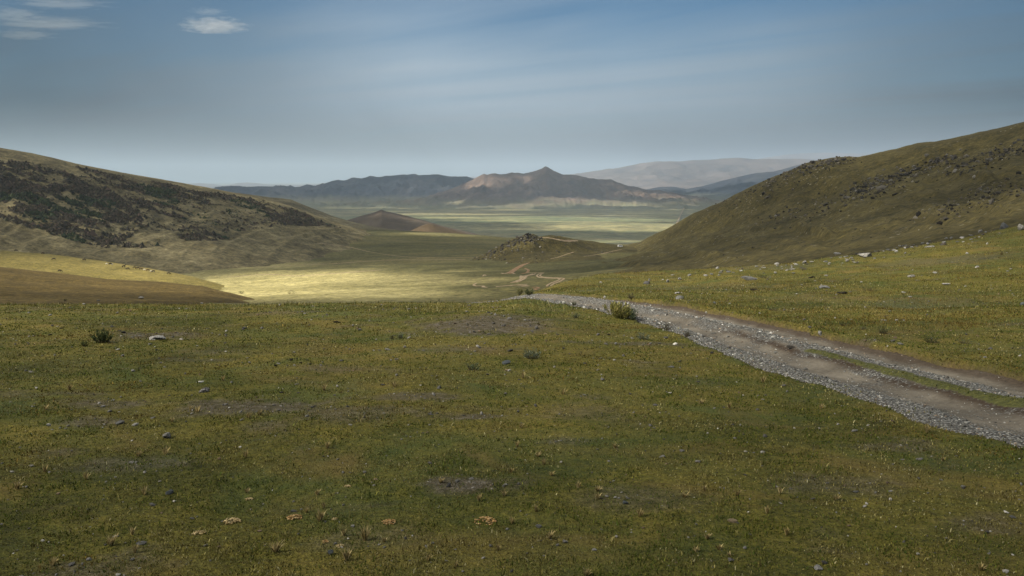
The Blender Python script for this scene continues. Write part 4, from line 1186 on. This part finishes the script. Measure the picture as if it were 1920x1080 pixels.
# ------------------------------------------------------------------ dirt tracks winding down the valley
TRACK = solid_mat('track_soil', (.22, .16, .095), (.34, .26, .165), .6, 0)
TRACK_RED = solid_mat('red_track_soil', (.17, .10, .055), (.26, .165, .095), .6, 0)
def track(line, width, mat=TRACK, ruts=2, gapm=1.6, lift=.18):
    line = np.array(line, float)
    t = np.linspace(0, len(line) - 1, len(line) * 14)
    # rounded polyline
    xs_ = np.interp(t, np.arange(len(line)), line[:, 0]); ys_ = np.interp(t, np.arange(len(line)), line[:, 1])
    ker = np.ones(9) / 9
    xs_ = np.convolve(np.pad(xs_, 4, 'edge'), ker, 'valid'); ys_ = np.convolve(np.pad(ys_, 4, 'edge'), ker, 'valid')
    pts = []
    for a, b in zip(xs_, ys_):
        p = drop(a, b)
        if p and p[2] != 'meadow': pts.append((p[1], p[2]))
    if len(pts) < 4: return
    P = np.array([p[0] for p in pts])
    d = np.gradient(P[:, :2], axis=0); d /= np.linalg.norm(d, axis=1, keepdims=True) + 1e-9
    nr_ = np.stack([-d[:, 1], d[:, 0]], -1)
    V = []; Fs = []
    offs = [-gapm / 2, gapm / 2] if ruts == 2 else [0]
    for of in offs:
        k0 = len(V)
        for i, (p, nm) in enumerate(pts):
            wv = width * (1 + .3 * noise(np.array(i * .5), np.array(of + .3), 77)) * min(1, .25 + min(i, len(pts) - 1 - i) / 4)
            for sgn in (-1, 0, 1):
                q = p[:2] + nr_[i] * (of + sgn * wv * .5)
                z = land_z(q[0], q[1], nm)
                V.append((q[0], q[1], (z if z is not None else p[2]) + (lift if sgn == 0 else lift * .3)))
        m_ = len(pts)
        for i in range(m_ - 1):
            for c in (0, 1):
                a = k0 + i * 3 + c
                Fs.append([a, a + 1, a + 4, a + 3])
    o = mesh_np('dirt_track', np.array(V), [np.array(Fs)], mat)
    tag(o, kind='structure')
Z = lambda q: [(860 + a / 6.0, 440 + b / 6.0) for a, b in q]     # points read off a six times enlargement
track(Z([(1300, 195), (1220, 218), (1120, 255), (1020, 275)]), 1.3, ruts=1)
track(Z([(800, 315), (720, 340), (660, 375), (600, 415), (560, 440)]), 3.4, TRACK_RED, ruts=1)
track(Z([(640, 445), (590, 425), (510, 440), (480, 432)]), 1.5, ruts=1)
track(Z([(740, 375), (790, 400), (770, 430), (700, 440)]), 1.6, TRACK_RED, ruts=1)
track(Z([(760, 430), (850, 430), (960, 430)]), 1.0, ruts=1)
track(Z([(850, 440), (800, 458), (740, 465), (720, 500), (660, 525), (610, 543)]), 1.5)
track(Z([(700, 460), (700, 490), (735, 480)]), 1.4, ruts=1)
track(Z([(950, 430), (910, 445), (895, 465), (930, 482), (1040, 490), (1130, 490), (1170, 497), (1120, 525), (1050, 550), (1015, 575), (1030, 600)]), .9, gapm=1.5)
track(Z([(410, 588), (520, 578), (640, 568), (780, 560)]), 1.5, ruts=1)
track(Z([(660, 582), (740, 572), (790, 578), (700, 585)]), 1.3, ruts=1)
track(Z([(820, 595), (880, 590), (905, 600), (850, 612), (890, 622)]), 1.1, TRACK_RED, ruts=1)
track(Z([(205, 545), (165, 565), (190, 580), (290, 578), (270, 590), (330, 595)]), 1.1, ruts=1)
track(Z([(270, 470), (290, 450), (310, 462)]), 1.0, ruts=1)
track(Z([(1840, 165), (1760, 180), (1680, 200), (1500, 235), (1400, 245)]), 1.0, ruts=1)
track([(1085, 451), (1060, 452), (1030, 446), (1010, 445)][::-1], 2.2, ruts=1)
track([(470, 502), (540, 498), (620, 495), (700, 489), (780, 486), (880, 487)], 1.5, ruts=1)
track([(590, 455), (650, 462), (700, 474), (760, 482), (840, 484), (900, 482)], 1.2, ruts=1)
track([(420, 520), (500, 514), (560, 518), (640, 512), (720, 506)], 1.3, ruts=1)
# the far road across the plain, a thin pale line
def plain_track(pts_px, width):
    V = []; Fs = []
    q = []
    for a, b in pts_px:
        dx, dz = ray(a, b); Yp = (ZP - CAMZ) / dz
        q.append((float(dx * Yp), float(Yp)))
    t = np.linspace(0, len(q) - 1, 60)
    xx = np.interp(t, np.arange(len(q)), [p[0] for p in q]); yy = np.interp(t, np.arange(len(q)), [p[1] for p in q])
    for i in range(60):
        for sgn in (-1, 1): V.append((xx[i] + sgn * width / 2, yy[i], ZP + 9))
    Fs = [[i * 2, i * 2 + 1, i * 2 + 3, i * 2 + 2] for i in range(59)]
    o = mesh_np('dirt_track', np.array(V), [np.array(Fs)], TRACK); tag(o, kind='structure')
plain_track([(1268, 424), (1276, 405), (1281, 395), (1284, 390)], 9)

# ------------------------------------------------------------------ grazing animals
def skinned(name, pts, edges, mat, root=0):
    me = bpy.data.meshes.new(name); me.from_pydata([p[:3] for p in pts], edges, [])
    o = bpy.data.objects.new(name, me); C.objects.link(o)
    sk = o.modifiers.new('skin', 'SKIN')
    for i, p in enumerate(pts):
        r = p[3]; me.skin_vertices[0].data[i].radius = (r if isinstance(r, tuple) else (r, r))
        me.skin_vertices[0].data[i].use_root = (i == root)
    sb = o.modifiers.new('sub', 'SUBSURF'); sb.levels = 1; sb.render_levels = 1
    dg = bpy.context.evaluated_depsgraph_get()
    m2 = bpy.data.meshes.new_from_object(o.evaluated_get(dg)); m2.name = name; m2.materials.clear(); m2.materials.append(mat)
    for p in m2.polygons: p.use_smooth = True
    bpy.data.objects.remove(o)
    return m2
def animal_mesh(name, mat, graze=True, s=1.0, bulk=1.0, neck=1.0):
    b = bulk
    pts = [(-.62, 0, 1.12, .27 * b), (-.2, 0, 1.08, .33 * b), (.25, 0, 1.08, .33 * b), (.62, 0, 1.12, .27 * b)]
    ed = [(0, 1), (1, 2), (2, 3)]
    if graze: pts += [(.98, 0, .98, .17), (1.22, 0, .62, .13), (1.36, 0, .30, .115), (1.44, 0, .10, .075)]
    else: pts += [(.92, 0, 1.30, .18), (1.15, 0, 1.30 + .22 * neck, .14), (1.36, 0, 1.24 + .22 * neck, .115), (1.56, 0, 1.10 + .22 * neck, .075)]
    ed += [(3, 4), (4, 5), (5, 6), (6, 7)]
    # ears or horns
    k = len(pts); e = pts[5]
    pts += [(e[0], .2, e[2] + .12, .035), (e[0], -.2, e[2] + .12, .035)]; ed += [(5, k), (5, k + 1)]
    # legs: hind with hock behind, front straighter
    for sy in (-1, 1):
        k = len(pts)
        pts += [(-.60, .18 * sy, .82, .15), (-.74, .19 * sy, .50, .075), (-.68, .19 * sy, .08, .05), (-.62, .19 * sy, .02, .055)]
        ed += [(0, k), (k, k + 1), (k + 1, k + 2), (k + 2, k + 3)]
        k = len(pts)
        pts += [(.58, .17 * sy, .78, .12), (.58, .18 * sy, .45, .07), (.56, .18 * sy, .07, .048), (.62, .18 * sy, .02, .055)]
        ed += [(3, k), (k, k + 1), (k + 1, k + 2), (k + 2, k + 3)]
    k = len(pts)
    pts += [(-.90, 0, 1.12, .05), (-.96, 0, .60, .04)]; ed += [(0, k), (k, k + 1)]
    pts = [(p[0] * s, p[1] * s, p[2] * s, p[3] * s) for p in pts]
    return skinned(name, pts, ed, mat)
HIDE_D = solid_mat('dark_hide', (.012, .009, .007), (.035, .024, .016), 3, 0, .7)
HIDE_B = solid_mat('brown_hide', (.045, .024, .013), (.09, .05, .026), 3, 0, .7)
WOOL = solid_mat('white_wool', (.48, .45, .38), (.66, .62, .54), 8, .02)
cow_d = animal_mesh('cow', HIDE_D, True, 1.0, 1.12)
cow_b = animal_mesh('cow', HIDE_B, True, 1.0, 1.12)
horse = animal_mesh('horse', HIDE_D, False, 1.08, .88, 1.9)
sheep = animal_mesh('sheep', WOOL, True, .62, 1.35)
ANIM = [(30, 472, cow_d, 'cow', 0.2, 'dark cow alone at the left end of the grazing spur'),
        (80, 477, cow_b, 'cow', 1.2, 'brown cow on the spur crest behind two darker ones'),
        (94, 475, cow_d, 'cow', 2.9, 'dark cow on the spur crest beside the brown one'),
        (101, 488, cow_d, 'cow', 3.3, 'dark cow grazing on the open face of the spur'),
        (112, 510, cow_d, 'cow', 0.3, 'dark cow lowest on the spur, near the lit edge of the front slope'),
        (158, 489, cow_d, 'cow', 3.0, 'large dark cow grazing just below the spur crest'),
        (200, 496, sheep, 'sheep', .1, 'white sheep at the left of the small flock on the crest'),
        (207, 497, cow_d, 'cow', 1.0, 'dark animal between two white sheep on the crest'),
        (211, 497, sheep, 'sheep', 2.8, 'white sheep at the right of the small flock on the crest'),
        (232, 502, horse, 'horse', .9, 'tall dark horse with raised head on the spur crest'),
        (240, 506, cow_d, 'cow', 3.1, 'dark cow grazing close to the tall horse'),
        (252, 504, cow_d, 'cow', .2, 'dark cow leading the row along the crest right of the horse'),
        (259, 505, cow_d, 'cow', 3.2, 'dark cow second in the row along the crest'),
        (264, 506, cow_b, 'cow', .1, 'brown cow at the right end of the dark row on the crest'),
        (271, 507, sheep, 'sheep', 3.0, 'white sheep between the dark row and the last flock'),
        (277, 509, cow_b, 'cow', .4, 'brown animal beside a white sheep farther down the crest'),
        (283, 510, sheep, 'sheep', .2, 'white sheep farthest down the crest'),
        (288, 511, cow_d, 'cow', 2.9, 'dark animal right of the lowest white sheep'),
        (316, 515, cow_d, 'cow', .2, 'dark cow farthest right, where the spur falls to the valley')]
for (a, b, me, nm, rz, lb) in ANIM:
    p = drop(a, b, 'grazing_spur')
    if p is None: continue
    o = bpy.data.objects.new(nm, me); C.objects.link(o)
    o.location = (p[1][0], p[1][1], p[1][2] - .02); o.rotation_euler = (0, 0, rz)
    tag(o, lb, nm, 'animals grazing on the spur')

# ------------------------------------------------------------------ the small white van on the saddle
p = drop(1163, 463.5)
van = empty('parked_van', (p[1][0], p[1][1], p[1][2]))
tag(van, 'small white van on the saddle between knoll and right hill', 'van')
van.rotation_euler = (0, 0, .15)
def profile_solid(name, prof, y0, y1, mat, bev=.05):
    bm = bmesh.new()
    a = [bm.verts.new((x_, y0, z_)) for x_, z_ in prof]; b = [bm.verts.new((x_, y1, z_)) for x_, z_ in prof]
    bm.faces.new(a[::-1]); bm.faces.new(b)
    for i in range(len(prof)): bm.faces.new((a[i], a[(i + 1) % len(prof)], b[(i + 1) % len(prof)], b[i]))
    bmesh.ops.recalc_face_normals(bm, faces=bm.faces)
    if bev: bmesh.ops.bevel(bm, geom=list(bm.edges), offset=bev, segments=2, affect='EDGES')
    me = bpy.data.meshes.new(name); bm.to_mesh(me); bm.free(); me.materials.append(mat)
    o = bpy.data.objects.new(name, me); C.objects.link(o); o.parent = van; return o
VAN_W = solid_mat('white_paint', (.74, .74, .72), (.80, .80, .78), 2, 0, .4)
VAN_G = solid_mat('dark_glass', (.02, .022, .025), (.03, .032, .035), 2, 0, .15)
VAN_T = solid_mat('black_tyre', (.015, .015, .015), (.025, .025, .025), 9, 0, .9)
profile_solid('body', [(-2.1, .45), (2.1, .45), (2.15, 1.0), (1.85, 1.15), (1.45, 1.95), (-2.0, 2.0), (-2.15, 1.2)], -.85, .85, VAN_W)
for yy in (-.86, .86):
    profile_solid('window', [(-1.8, 1.25), (1.5, 1.25), (1.25, 1.75), (-1.8, 1.78)], yy - .015, yy + .015, VAN_G, 0)
for xx_ in (-1.35, 1.35):
    for yy in (-.78, .78):
        bm = bmesh.new(); bmesh.ops.create_cone(bm, cap_ends=True, segments=18, radius1=.36, radius2=.36, depth=.24)
        bmesh.ops.rotate(bm, verts=bm.verts, matrix=Matrix.Rotation(math.pi / 2, 3, 'X'))
        bmesh.ops.bevel(bm, geom=[e for e in bm.edges if len(e.link_faces) == 2 and e.calc_face_angle(0) > 1], offset=.04, segments=2, affect='EDGES')
        me = bpy.data.meshes.new('wheel'); bm.to_mesh(me); bm.free(); me.materials.append(VAN_T)
        o = bpy.data.objects.new('wheel', me); C.objects.link(o); o.parent = van; o.location = (xx_, yy, .36)

# ------------------------------------------------------------------ small clouds in the sky
def cloud_mat(dens, sc_):
    m = bpy.data.materials.new('cloud_vapour'); m.use_nodes = True; nt = m.node_tree
    nt.nodes.remove(nt.nodes['Principled BSDF'])
    t = N(nt, 'ShaderNodeTexCoord').outputs['Object']
    ln = N(nt, 'ShaderNodeVectorMath', operation='LENGTH'); nt.links.new(t, ln.inputs[0])
    f = nz(nt, t, sc_, 4, .6)
    e = math_n(nt, 'ADD', math_n(nt, 'SUBTRACT', .95, ln.outputs['Value']), math_n(nt, 'MULTIPLY', math_n(nt, 'SUBTRACT', f, .5), 2.8))
    k = math_n(nt, 'MULTIPLY', math_n(nt, 'MULTIPLY', e, 2.2, True), dens)
    pv = N(nt, 'ShaderNodeVolumePrincipled'); pv.inputs['Color'].default_value = (.98, .98, .99, 1)
    nt.links.new(k, pv.inputs['Density'])
    nt.links.new(pv.outputs[0], nt.nodes['Material Output'].inputs['Volume'])
    return m
CM = cloud_mat(.0026, 2.6); CM2 = cloud_mat(.0011, 2.2)
CLOUDS = [(402, 50, 120, 34, CM, 'small white flat based cloud, brightest in the upper left sky'), (390, 22, 66, 16, CM2, 'faint small cloud right above the brightest one'),
          (85, 44, 220, 18, CM2, 'long thin grey white cloud streak in the upper left corner'), (45, 66, 110, 20, CM2, 'pale cloud wisp at the left edge under the long streak'),
          (110, 6, 180, 18, CM2, 'cloud bank cut by the top edge at upper left'), (20, 26, 110, 26, CM2, 'soft cloud wisp at the left edge above the long streak')]
for (a, b, wq, hq, m_, lb) in CLOUDS:
    Yc = 8200.0
    p = at(a, b, Yc)
    bm = bmesh.new(); bmesh.ops.create_icosphere(bm, subdivisions=3, radius=1.25)
    for v in bm.verts:
        if v.co.z < 0: v.co.z *= .55
    me = bpy.data.meshes.new('cloud'); bm.to_mesh(me); bm.free(); me.materials.append(m_)
    o = bpy.data.objects.new('cloud', me); C.objects.link(o)
    sx = wq * Yc / F * .5
    o.scale = (sx, sx * .6, hq * Yc / F * .5); o.location = p
    tag(o, lb, 'cloud', 'small clouds in the upper left sky')
# ------------------------------------------------------------------ light: sky, sun, clouds, air
SUN_EL = math.radians(40); SUN_AZ = math.radians(200)      # where the sun stands: left and a little behind
S = np.array([math.cos(SUN_EL) * math.cos(SUN_AZ), math.cos(SUN_EL) * math.sin(SUN_AZ), math.sin(SUN_EL)])
sun_d = bpy.data.lights.new('sun', 'SUN'); sun = bpy.data.objects.new('sun', sun_d); C.objects.link(sun)
sun_d.energy = 5.0; sun_d.angle = math.radians(.5); sun_d.color = (1.0, .93, .80)
sun.rotation_euler = Vector(S).to_track_quat('Z', 'Y').to_euler()

w = bpy.data.worlds.new('World'); bpy.context.scene.world = w; w.use_nodes = True
nt = w.node_tree; bg = nt.nodes['Background']
sky = N(nt, 'ShaderNodeTexSky', sky_type='NISHITA'); sky.sun_disc = False
sky.sun_elevation = SUN_EL; sky.sun_rotation = math.atan2(S[0], S[1])
sky.air_density = 1.0; sky.dust_density = 1.2; sky.ozone_density = 1.4; sky.altitude = 1500
d = N(nt, 'ShaderNodeTexCoord').outputs['Generated']
sep = N(nt, 'ShaderNodeSeparateXYZ'); nt.links.new(d, sep.inputs[0])
# thin high veil: thicker towards the horizon, brushed into long streaks above
zz = math_n(nt, 'MAXIMUM', sep.outputs[2], .03)
px = math_n(nt, 'DIVIDE', sep.outputs[0], zz); py = math_n(nt, 'DIVIDE', sep.outputs[1], zz)
cv = N(nt, 'ShaderNodeCombineXYZ'); nt.links.new(px, cv.inputs[0]); nt.links.new(py, cv.inputs[1])
r0 = N(nt, 'ShaderNodeMapping'); r0.inputs['Rotation'].default_value = (0, 0, math.radians(45))
nt.links.new(cv.outputs[0], r0.inputs['Vector'])
rot = N(nt, 'ShaderNodeMapping'); rot.inputs['Scale'].default_value = (.11, .62, 1)
nt.links.new(r0.outputs[0], rot.inputs['Vector'])
st = nz(nt, rot.outputs['Vector'], 1.0, 6, .55, .7)
lo = ramp(nt, sep.outputs[2], [(0.0, 1.0), (.07, .86), (.125, .58), (.19, .13), (.4, .06)])
veil = math_n(nt, 'ADD', lo, math_n(nt, 'MULTIPLY', math_n(nt, 'SUBTRACT', st, .47), math_n(nt, 'MULTIPLY', math_n(nt, 'MULTIPLY', sep.outputs[2], 7.0, True), 1.35)), True)
VEIL = ramp(nt, sep.outputs[2], [(0.0, (.3, .38, .42)), (.035, (1.7, 2.0, 2.2)), (.085, (4.4, 5.15, 5.85)), (.3, (4.3, 5.1, 5.9))])
# lens darkening painted into the sky colour, greyer to both sides of the middle
hyp = math_n(nt, 'SQRT', math_n(nt, 'ADD', math_n(nt, 'MULTIPLY', sep.outputs[0], sep.outputs[0]), math_n(nt, 'MULTIPLY', sep.outputs[1], sep.outputs[1])))
sx_ = math_n(nt, 'DIVIDE', sep.outputs[0], hyp)
side = math_n(nt, 'ADD', math_n(nt, 'ABSOLUTE', math_n(nt, 'SUBTRACT', sx_, .02)), math_n(nt, 'MULTIPLY', math_n(nt, 'SUBTRACT', nz(nt, d, 3.0, 3, .5), .5), .16))
side = ramp(nt, side, [(.10, 0.0), (.22, .22), (.36, .60), (.52, 1.0)])
VEIL = mixc(nt, side, VEIL, ramp(nt, sep.outputs[2], [(0.0, (.55, .72, .88)), (.05, (.72, .98, 1.22)), (.2, (.74, 1.06, 1.36))]))
tint = mixc(nt, 1.0, sky.outputs[0], (.44, .68, .78), 'MULTIPLY')
tint = mixc(nt, math_n(nt, 'MULTIPLY', side, .75), tint, mixc(nt, 1.0, tint, (.50, .58, .60), 'MULTIPLY'))
nt.links.new(mixc(nt, veil, tint, VEIL), bg.inputs['Color'])
bg.inputs['Strength'].default_value = .05

# ---- unseen broken cloud cover, shaped to place sun patches and shade on the land
HC = 2300.0
GAPS = []
def gap(px, py, Y, rx, ry, T):
    h_ = drop(px, py)                                   # the spot of land that the sun should reach
    if h_ is not None: p = h_[1]
    else:
        dx, dz = ray(px, py); Yp = (ZP - CAMZ) / float(dz); p = at(px, py, Yp)
    k = (HC - p[2]) / S[2]
    GAPS.append((p[0] + S[0] * k, p[1] + S[1] * k, rx, ry, T, 1))
# valley floor and the grazing spur
gap(560, 533, 450, 170, 75, 1.0); gap(600, 544, 400, 150, 70, 1.0); gap(720, 536, 400, 90, 60, .9); gap(440, 526, 450, 130, 55, .95); gap(600, 362, 9800, 1100, 800, .36); gap(330, 530, 430, 110, 60, .7); gap(60, 485, 520, 130, 45, .5); gap(100, 530, 300, 120, 60, .2); gap(140, 515, 325, 130, 17, .62); gap(760, 510, 520, 90, 40, .75)
# thinner cloud over the meadow, shaped so the near ground falls off darker
def gap_at(x, y, z, rx, ry, T, soft=1):
    k = (HC - z) / S[2]
    GAPS.append((x + S[0] * k, y + S[1] * k, rx, ry, T, soft))
gap_at(-4, 48, -4, 46, 41, .92, 0)
gap_at(-2850, 8200, 1480, 420, 420, .5)
gap(300, 385, 880, 380, 200, .88); gap(1550, 380, 520, 230, 170, .14); gap(1480, 462, 260, 150, 70, .36); gap(1150, 490, 450, 100, 110, .62); gap(1080, 505, 380, 70, 60, .6); gap(1800, 420, 180, 80, 50, .34)
gap(880, 437, 1180, 170, 35, .9); gap(690, 436, 1230, 120, 30, .7); gap(806, 427, 1800, 100, 70, .55)
# plain
gap(940, 408, 5500, 800, 170, 1.0); gap(1060, 413, 4950, 700, 300, 1.0); gap(1170, 425, 4250, 480, 420, 1.0); gap(1225, 444, 3650, 300, 300, .95); gap(1140, 452, 3500, 160, 90, .8)
gap(1060, 431, 4100, 180, 60, .9); gap(850, 402, 5900, 520, 170, .9); gap(970, 397, 6350, 260, 110, .9); gap(690, 390, 7000, 420, 120, .6)
gap(1110, 381, 7500, 520, 170, .95); gap(1010, 384, 7400, 260, 110, .6); gap(1240, 371, 8900, 330, 220, .9); gap(1330, 363, 9600, 420, 200, .6)
# mountains
gap(853, 378, 7500, 105, 130, 1.0); gap(982, 335, 8300, 75, 110, .8); gap(905, 338, 8500, 260, 210, .95); gap(840, 352, 8700, 150, 110, .6); gap(760, 350, 9000, 260, 300, .45)
fx_, fy_ = S[0] * HC / S[2], S[1] * HC / S[2]        # finer mesh where the cloud shades the meadow
COVERS = []
def cover(px, py, rx, ry, T):
    p = drop(px, py)[1]; k = (HC - p[2]) / S[2]
    COVERS.append((p[0] + S[0] * k, p[1] + S[1] * k, rx, ry, T))
cover(640, 466, 340, 190, .17); cover(1380, 410, 150, 130, .22); cover(1600, 380, 260, 170, .15); cover(1050, 478, 130, 110, .45); cover(960, 525, 90, 80, .48); cover(520, 490, 210, 70, .34)
xs = np.concatenate([np.arange(-9500, fx_ - 300, 45.0), np.arange(fx_ - 300, fx_ + 300, 14.0), np.arange(fx_ + 300, 6500, 45.0)])
ysd = np.concatenate([np.arange(-4200, fy_ - 120, 45.0), np.arange(fy_ - 120, fy_ + 220, 10.0), np.arange(fy_ + 220, 9900, 45.0)])
DX, DY = np.meshgrid(xs, ysd)
T = .13 + .12 * fbm(DX / 900, DY / 600, 5, 301)
pl = smooth(2300, 3000, DY) * (1 - smooth(6200, 7200, DY))      # torn into long streaks over the plain
T = T * (1 - .35 * pl) + pl * .7 * smooth(.20, .48, fbm(DX / 1500 + .2, DY / 260, 5, 305))
wob = .35 * fbm(DX / 260, DY / 160, 4, 302)
for gx, gy, rx, ry, tv, soft in GAPS:
    q = np.sqrt(((DX - gx) / rx) ** 2 + ((DY - gy) / ry) ** 2) + wob * soft
    k = 1 - smooth(.6, 1.35, q)
    T = T * (1 - k) + np.maximum(T, tv) * k
for gx, gy, rx, ry, tv in COVERS:
    k = 1 - smooth(.6, 1.3, np.sqrt(((DX - gx) / rx) ** 2 + ((DY - gy) / ry) ** 2) + wob)
    T = T * (1 - k) + np.minimum(T, tv) * k
T = np.clip(T, .05, 1)
alpha = 1 - np.sqrt(T)
thick = 160 * alpha + 12
# its body leans along the sunlight, so that both faces thin out at the same places
up = thick + 40 * fbm(DX / 300, DY / 300, 4, 303); dn = -.3 * thick + 20 * fbm(DX / 350, DY / 350, 3, 304)
up = np.maximum(up, dn + 5); zb_ = HC + dn
ppx, ppy = project(DX, np.maximum(DY, 1), zb_)
keep = (DY < 300) | (ppy < -45)
fc = grid_faces(*DX.shape)
fc = fc[keep.ravel()[fc].all(1)]
m, nt, b = new_mat('unseen_cloud_cover')
nt.nodes.remove(b)
df = N(nt, 'ShaderNodeBsdfDiffuse'); tl = N(nt, 'ShaderNodeBsdfTranslucent'); tp = N(nt, 'ShaderNodeBsdfTransparent')
df.inputs[0].default_value = (.9, .9, .9, 1); tl.inputs[0].default_value = (.62, .66, .72, 1)
m1 = N(nt, 'ShaderNodeMixShader'); m1.inputs[0].default_value = .55; nt.links.new(df.outputs[0], m1.inputs[1]); nt.links.new(tl.outputs[0], m1.inputs[2])
m2 = N(nt, 'ShaderNodeMixShader'); nt.links.new(attr(nt, 'thick'), m2.inputs[0])
nt.links.new(tp.outputs[0], m2.inputs[1]); nt.links.new(m1.outputs[0], m2.inputs[2])
nt.links.new(m2.outputs[0], nt.nodes['Material Output'].inputs['Surface'])
nv_ = DX.size
V = np.concatenate([np.stack([DX + S[0] * q_ / S[2], DY + S[1] * q_ / S[2], HC + q_], -1).reshape(-1, 3) for q_ in (up, dn)])
o = mesh_np('clouds', V, [fc, fc[:, ::-1] + nv_], m, floats={'thick': np.concatenate([alpha.ravel(), alpha.ravel()])})
tag(o, 'unseen grey cloud cover overhead, shaped to place sun and shade', None, None, 'stuff')

# ---- hazy air
def box_obj(name, lo, hi, mat):
    bm = bmesh.new(); bmesh.ops.create_cube(bm, size=1)
    for v in bm.verts:
        v.co = Vector([(lo[i] + hi[i]) / 2 + v.co[i] * (hi[i] - lo[i]) for i in range(3)])
    me = bpy.data.meshes.new(name); bm.to_mesh(me); bm.free(); me.materials.append(mat)
    ob = bpy.data.objects.new(name, me); C.objects.link(ob); return ob
HAZE_TOP = max(float(G[..., 2].max()) for G in HILLS.values()) + 15
m = bpy.data.materials.new('hazy_air'); m.use_nodes = True; nt = m.node_tree
nt.nodes.remove(nt.nodes['Principled BSDF'])
pv = N(nt, 'ShaderNodeVolumePrincipled'); pv.inputs['Color'].default_value = (.57, .705, .86, 1)
pv.inputs['Density'].default_value = 4.8e-5; pv.inputs['Anisotropy'].default_value = 0
nt.links.new(pv.outputs[0], nt.nodes['Material Output'].inputs['Volume'])
lowest = min([float(G[..., 2].min()) for G in HILLS.values()] + [ZP - 20])
o = box_obj('haze', (-41000, -4000, lowest - 1), (41000, 60500, HAZE_TOP), m)
tag(o, kind='stuff')

sc = bpy.context.scene
sc.view_settings.view_transform = 'Standard'; sc.view_settings.look = 'None'
sc.view_settings.exposure = 1.1; sc.view_settings.gamma = 1
sc.cycles.use_denoising = True
sc.cycles.denoiser = 'OPENIMAGEDENOISE'
sc.cycles.max_bounces = 6; sc.cycles.diffuse_bounces = 3; sc.cycles.volume_bounces = 3; sc.cycles.transparent_max_bounces = 16
sc.cycles.sample_clamp_indirect = 4
